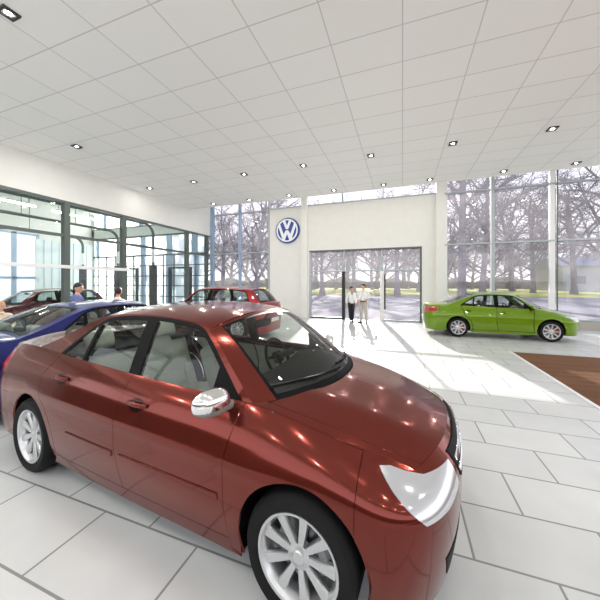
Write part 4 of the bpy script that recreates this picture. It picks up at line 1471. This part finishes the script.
def head_mesh(bm, c, yaw, pitch=0.0):
    t = bmesh.new()
    bmesh.ops.create_icosphere(t, subdivisions=4, radius=1)
    for v in t.verts:
        x, y, z = v.co
        lower = max(0, -z)
        k = 1 - .34 * lower ** 1.6
        fx = x * .077 * k
        fy = y * .096 * (1 - .18 * lower) - .012 * lower * (1 if y < .3 else 0)
        fz = z * .118
        if y < 0:      # face: brow, eye hollows, nose, lips, chin
            px, pz = fx, fz
            g = lambda a, b, sa, sb: math.exp(-((px - a) / sa) ** 2 - ((pz - b) / sb) ** 2)
            fy -= .024 * g(0, -.022, .011, .020) + .012 * g(0, .0, .008, .022) + .007 * g(0, -.062, .022, .008) + .008 * g(0, -.098, .022, .014)
            fy += .010 * (g(.032, .004, .015, .010) + g(-.032, .004, .015, .010))
            fy -= .004 * (g(.032, .024, .020, .007) + g(-.032, .024, .020, .007))
        v.co = (fx, fy, fz)
    for s in (-1, 1):                    # ears
        e = bmesh.new(); bmesh.ops.create_icosphere(e, subdivisions=2, radius=1)
        merge(t, e, Matrix.Translation((s * .078, .012, -.01)) @ Matrix.Rotation(s * .35, 4, 'Z') @ Matrix.Diagonal((.010, .020, .031, 1)))
    X = Matrix.Translation(c) @ Matrix.Rotation(yaw, 4, 'Z') @ Matrix.Rotation(pitch, 4, 'X')
    merge(bm, t, X)
    return X

def hand_mesh(bm, wrist, d, side, curl=.5, palm_in=None):
    """palm, four fingers of unequal length and a thumb from the side of the palm"""
    d = Vector(d).normalized()
    up = Vector(palm_in or (-side, 0, 0)); up = (up - d * up.dot(d)).normalized()    # palm normal
    w = d.cross(up).normalized()                                                      # across the knuckles
    if w.y > 0:
        w = -w                                                                        # towards the thumb
    W = Vector(wrist)
    t = bmesh.new()
    rbox(t, 0, 0, 0, .028, .082, .095, .013)
    R = Matrix((up, w, d)).transposed().to_4x4()
    merge(bm, t, Matrix.Translation(W + d * .05) @ R)
    for k, (o, L) in enumerate(((.031, .068), (.010, .078), (-.011, .072), (-.031, .056))):
        p = W + d * .085 + w * o
        a1, a2, a3 = curl * .5, curl * 1.1, curl * 1.6
        q = [p]
        for a, s in ((a1, .42), (a2, .32), (a3, .26)):
            p = p + (d * math.cos(a) + up * math.sin(a)) * L * s
            q.append(p)
        tube(bm, q, [.0095, .0092, .0085, .0068], 7)
    p = W + d * .025 + w * .036
    q = [p, p + (d * .7 + w * .6 + up * .3).normalized() * .036, p + (d * .7 + w * .6 + up * .3).normalized() * .036 + (d * .95 + w * .1 + up * .35).normalized() * .034]
    tube(bm, q, [.0125, .011, .0085], 7)

def person(label, loc, yaw, h, top_m, leg_m, hair_m, shoe_m, arms, head_yaw=0.0, head_pitch=0.0, hair='short', sleeve=1.0, jacket=False, legs=None, slim=1.0, tie=None, sit=False):
    s = h / 1.75
    root = empty('person', loc, yaw, s); tag(root, label, 'person')
    k = slim
    hipz = .93 if not sit else .50
    dz = 0 if not sit else -.43
    legs = legs or {1: ((.10, -.02, .50), (.105, .03, .085), (.12, -.15, .03)), -1: ((-.10, -.01, .50), (-.11, .03, .085), (-.125, -.15, .03))}
    sh = lambda p: (p[0], p[1], p[2] + dz)
    V = [(0, 0, .96 + dz), (0, .0, 1.10 + dz), (0, .0, 1.28 + dz), (0, .015, 1.42 + dz), (0, .005, 1.50 + dz), (0, -.005, 1.57 + dz)]
    E_ = [(0, 1), (1, 2), (2, 3), (3, 4), (4, 5)]
    R = [(.135 * k, .095), (.118 * k, .088), (.145 * k, .100), (.105 * k, .07), (.052, .052), (.050, .052)]
    hands = []
    for sd in (1, -1):
        sx = .175 * k * sd
        el, wr = arms[sd]
        i = len(V)
        V += [(sx, .01, 1.405 + dz), sh(el), sh(wr)]
        R += [.056 * k, .041, .028]
        E_ += [(3, i), (i, i + 1), (i + 1, i + 2)]
        hands.append((sd, Vector(sh(wr)), Vector(sh(wr)) - Vector(sh(el))))
        kn, an, to = legs[sd]
        i = len(V)
        V += [(.088 * sd, 0, .90 + dz), kn, an, to]
        R += [.088 * k, .056, .040, .030]
        E_ += [(0, i), (i, i + 1), (i + 1, i + 2), (i + 2, i + 3)]
    bm = bmesh.new()
    to_bm(bm, skinned(V, E_, R))
    hc = Vector((0, -.02, 1.645 + dz))
    X = head_mesh(bm, hc, head_yaw, head_pitch)
    for sd, w, d in hands:
        hand_mesh(bm, w, d, sd)
    bm_obj('body', bm, SKIN, root, True)
    # eyes
    for sx in (-1, 1):
        bm = bmesh.new()
        e = bmesh.new(); bmesh.ops.create_icosphere(e, subdivisions=2, radius=.0125)
        merge(bm, e, X @ Matrix.Translation((sx * .032, -.0835, .004)))
        bm_obj('eye', bm, M['eye'], root, True)
    # hair
    t = bmesh.new(); bmesh.ops.create_icosphere(t, subdivisions=4, radius=1)
    kill = []
    for v in t.verts:
        x, y, z = v.co
        v.co = (x * .085, y * .105 + .006, z * .125 + .004)
    lim = .0 if hair == 'short' else -.09
    for f in t.faces:
        c = f.calc_center_median()
        front = c.y < -.02
        if (front and c.z < .048 + (abs(c.x) / .08) ** 2 * -.03) or (not front and c.z < (-.055 if hair == 'short' else -.105)) or (c.y < .02 and c.z < .012 and hair == 'short'):
            kill.append(f)
    bmesh.ops.delete(t, geom=kill, context='FACES')
    for v in t.verts:
        v.co += Vector((math.sin(v.co.z * 160 + v.co.x * 90), math.sin(v.co.x * 150 + v.co.z * 60), math.sin(v.co.y * 130))) * .0025
    ext = bmesh.ops.solidify(t, geom=t.faces[:], thickness=.012)
    bm = bmesh.new(); merge(bm, t, X)
    bm_obj('hair', bm, hair_m, root, True)
    # shirt
    V = [(0, 0, (.93 if not jacket else .84) + dz), (0, 0, 1.10 + dz), (0, 0, 1.28 + dz), (0, .013, 1.42 + dz), (0, .008, 1.475 + dz)]
    E_ = [(0, 1), (1, 2), (2, 3), (3, 4)]
    R = [(.150 * k, .112), (.136 * k, .104), (.160 * k, .114), (.115 * k, .082), (.066, .062)]
    for sd in (1, -1):
        el, wr = arms[sd]; el = Vector(sh(el)); wr = Vector(sh(wr))
        e2 = el.lerp(wr, .88 * sleeve + .02)
        i = len(V)
        V += [(.178 * k * sd, .01, 1.405 + dz), el, e2]
        R += [.069 * k, .056, .043]
        E_ += [(3, i), (i, i + 1), (i + 1, i + 2)]
    bm = bmesh.new(); to_bm(bm, skinned(V, E_, R))
    bm_obj('jacket' if jacket else 'shirt', bm, top_m, root, True)
    bm = bmesh.new()
    lathe(bm, [(.064, 1.462 + dz), (.060, 1.50 + dz), (.066, 1.495 + dz), (.076, 1.455 + dz)], 20, 'Z', closed=True)
    bm_obj('collar', bm, top_m, root, True)
    if tie:
        bm = bmesh.new()
        rbox(bm, 0, -.105, 1.40 + dz, .05, .02, .09, .009); rbox(bm, 0, -.085, 1.46 + dz, .07, .02, .04, .009)
        bm_obj('scarf', bm, tie, root, True)
    # trousers
    V = [(0, 0, 1.03 + dz)]; R = [(.148 * k, .108)]; E_ = []
    for sd in (1, -1):
        kn, an, to = legs[sd]
        a2 = Vector(kn).lerp(Vector(an), 1.06)
        i = len(V)
        V += [(.090 * sd, 0, .88 + dz), kn, a2]
        R += [.108 * k, .078, .064]
        E_ += [(0, i), (i, i + 1), (i + 1, i + 2)]
    bm = bmesh.new(); to_bm(bm, skinned(V, E_, R))
    bm_obj('trousers', bm, leg_m, root, True)
    if not jacket:
        bm = bmesh.new()
        n = 28
        rr = []
        for z in (.955, .995):
            rr.append([bm.verts.new((.150 * k * math.cos(2 * PI * i / n), .112 * math.sin(2 * PI * i / n), z + dz)) for i in range(n)])
        for i in range(n):
            bm.faces.new((rr[0][i], rr[0][(i + 1) % n], rr[1][(i + 1) % n], rr[1][i]))
        bmesh.ops.solidify(bm, geom=bm.faces[:], thickness=.006)
        bm_obj('belt', bm, M['black'], root, True)
    for sd in (1, -1):
        kn, an, to = legs[sd]
        an = Vector(an); to = Vector(to); f = (to - an); f.z = 0; f.normalize()
        bm = bmesh.new()
        ang = math.atan2(f.x, -f.y)
        Xs = Matrix.Translation((an.x, an.y, 0)) @ Matrix.Rotation(ang, 4, 'Z')
        t = bmesh.new(); bmesh.ops.create_icosphere(t, subdivisions=3, radius=1)
        for v in t.verts:
            x, y, z = v.co
            tt = (y + 1) / 2
            v.co = (x * (.043 - .006 * tt + .006 * math.sin(tt * PI)), y * .145 - .075, max(z, -.55) * (.038 + .030 * tt) + .022 + .010 * tt)
        merge(bm, t, Xs)
        bmesh.ops.translate(bm, verts=bm.verts[:], vec=(0, 0, -min(v.co.z for v in bm.verts) + .001))
        bm_obj('shoe', bm, shoe_m, root, True)
    return root

m_white = add_noise(mat('white_cotton', (.82, .82, .80), .8), 14, (.78, .78, .77), (.86, .86, .84))
m_cream = add_noise(mat('cream_jacket', (.80, .66, .50), .8), 14, (.76, .62, .46), (.84, .70, .54))
m_khaki = add_noise(mat('pale_khaki', (.50, .48, .42), .8), 14, (.46, .44, .385), (.54, .52, .46))
m_blackc = mat('black_cloth', (.014, .013, .014), .8)
m_bluec = add_noise(mat('blue_cloth', (.10, .13, .33), .8), 14, (.085, .11, .29), (.12, .15, .37))
m_hair1 = mat('dark_brown_hair', (.035, .014, .010), .55)
m_hair2 = mat('black_hair', (.014, .010, .009), .55)
m_hair3 = mat('fair_hair', (.45, .24, .08), .55)
m_shoe = mat('dark_leather', (.02, .016, .014), .4)
down = lambda sd: ((.235 * sd, .03, 1.13), (.245 * sd, -.03, .885))
bent = lambda sd: ((.245 * sd, .05, 1.14), (.10 * sd, -.20, 1.06))
person('person in white jacket and black trousers standing before the entrance doors', (-2.17, 12.85, 0), math.radians(28), 1.60, m_white, m_blackc, m_hair1, m_shoe,
       {1: down(1), -1: down(-1)}, head_yaw=.55, hair='short', jacket=True, slim=.92, tie=m_blackc,
       legs={1: ((.075, -.03, .50), (.055, .02, .085), (.06, -.14, .03)), -1: ((-.07, -.01, .50), (-.05, .03, .085), (-.06, -.13, .03))})
person('person in white shirt and pale trousers standing before the entrance doors', (-1.62, 12.72, 0), math.radians(-12), 1.72, m_white, m_khaki, m_hair1, m_shoe,
       {1: ((.245, .05, 1.14), (.21, -.19, 1.06)), -1: down(-1)}, head_yaw=-.5, sleeve=.55,
       legs={1: ((.115, -.01, .50), (.14, .03, .085), (.19, -.13, .03)), -1: ((-.10, -.01, .50), (-.12, .03, .085), (-.22, -.11, .03))})
person('person in blue shirt standing behind the blue sedan, back turned', (-6.95, 4.38, 0), math.radians(160), 1.75, m_bluec, m_blackc, m_hair2, m_shoe,
       {1: ((.26, -.02, 1.14), (.18, -.20, .98)), -1: ((-.26, -.02, 1.14), (-.18, -.20, .98))}, head_yaw=-.9, slim=1.25)
person('person in white shirt standing behind the roof of the blue sedan, back turned', (-6.68, 5.15, 0), math.radians(190), 1.645, m_white, m_blackc, m_hair1, m_shoe,
       {1: down(1), -1: down(-1)}, head_yaw=.2)
person('person in cream jacket beside the boot of the blue sedan, at the left edge', (-7.62, 3.36, 0), math.radians(75), 1.38, m_cream, m_khaki, m_hair3, m_shoe,
       {1: bent(1), -1: down(-1)}, head_yaw=.3, jacket=True, slim=1.0)
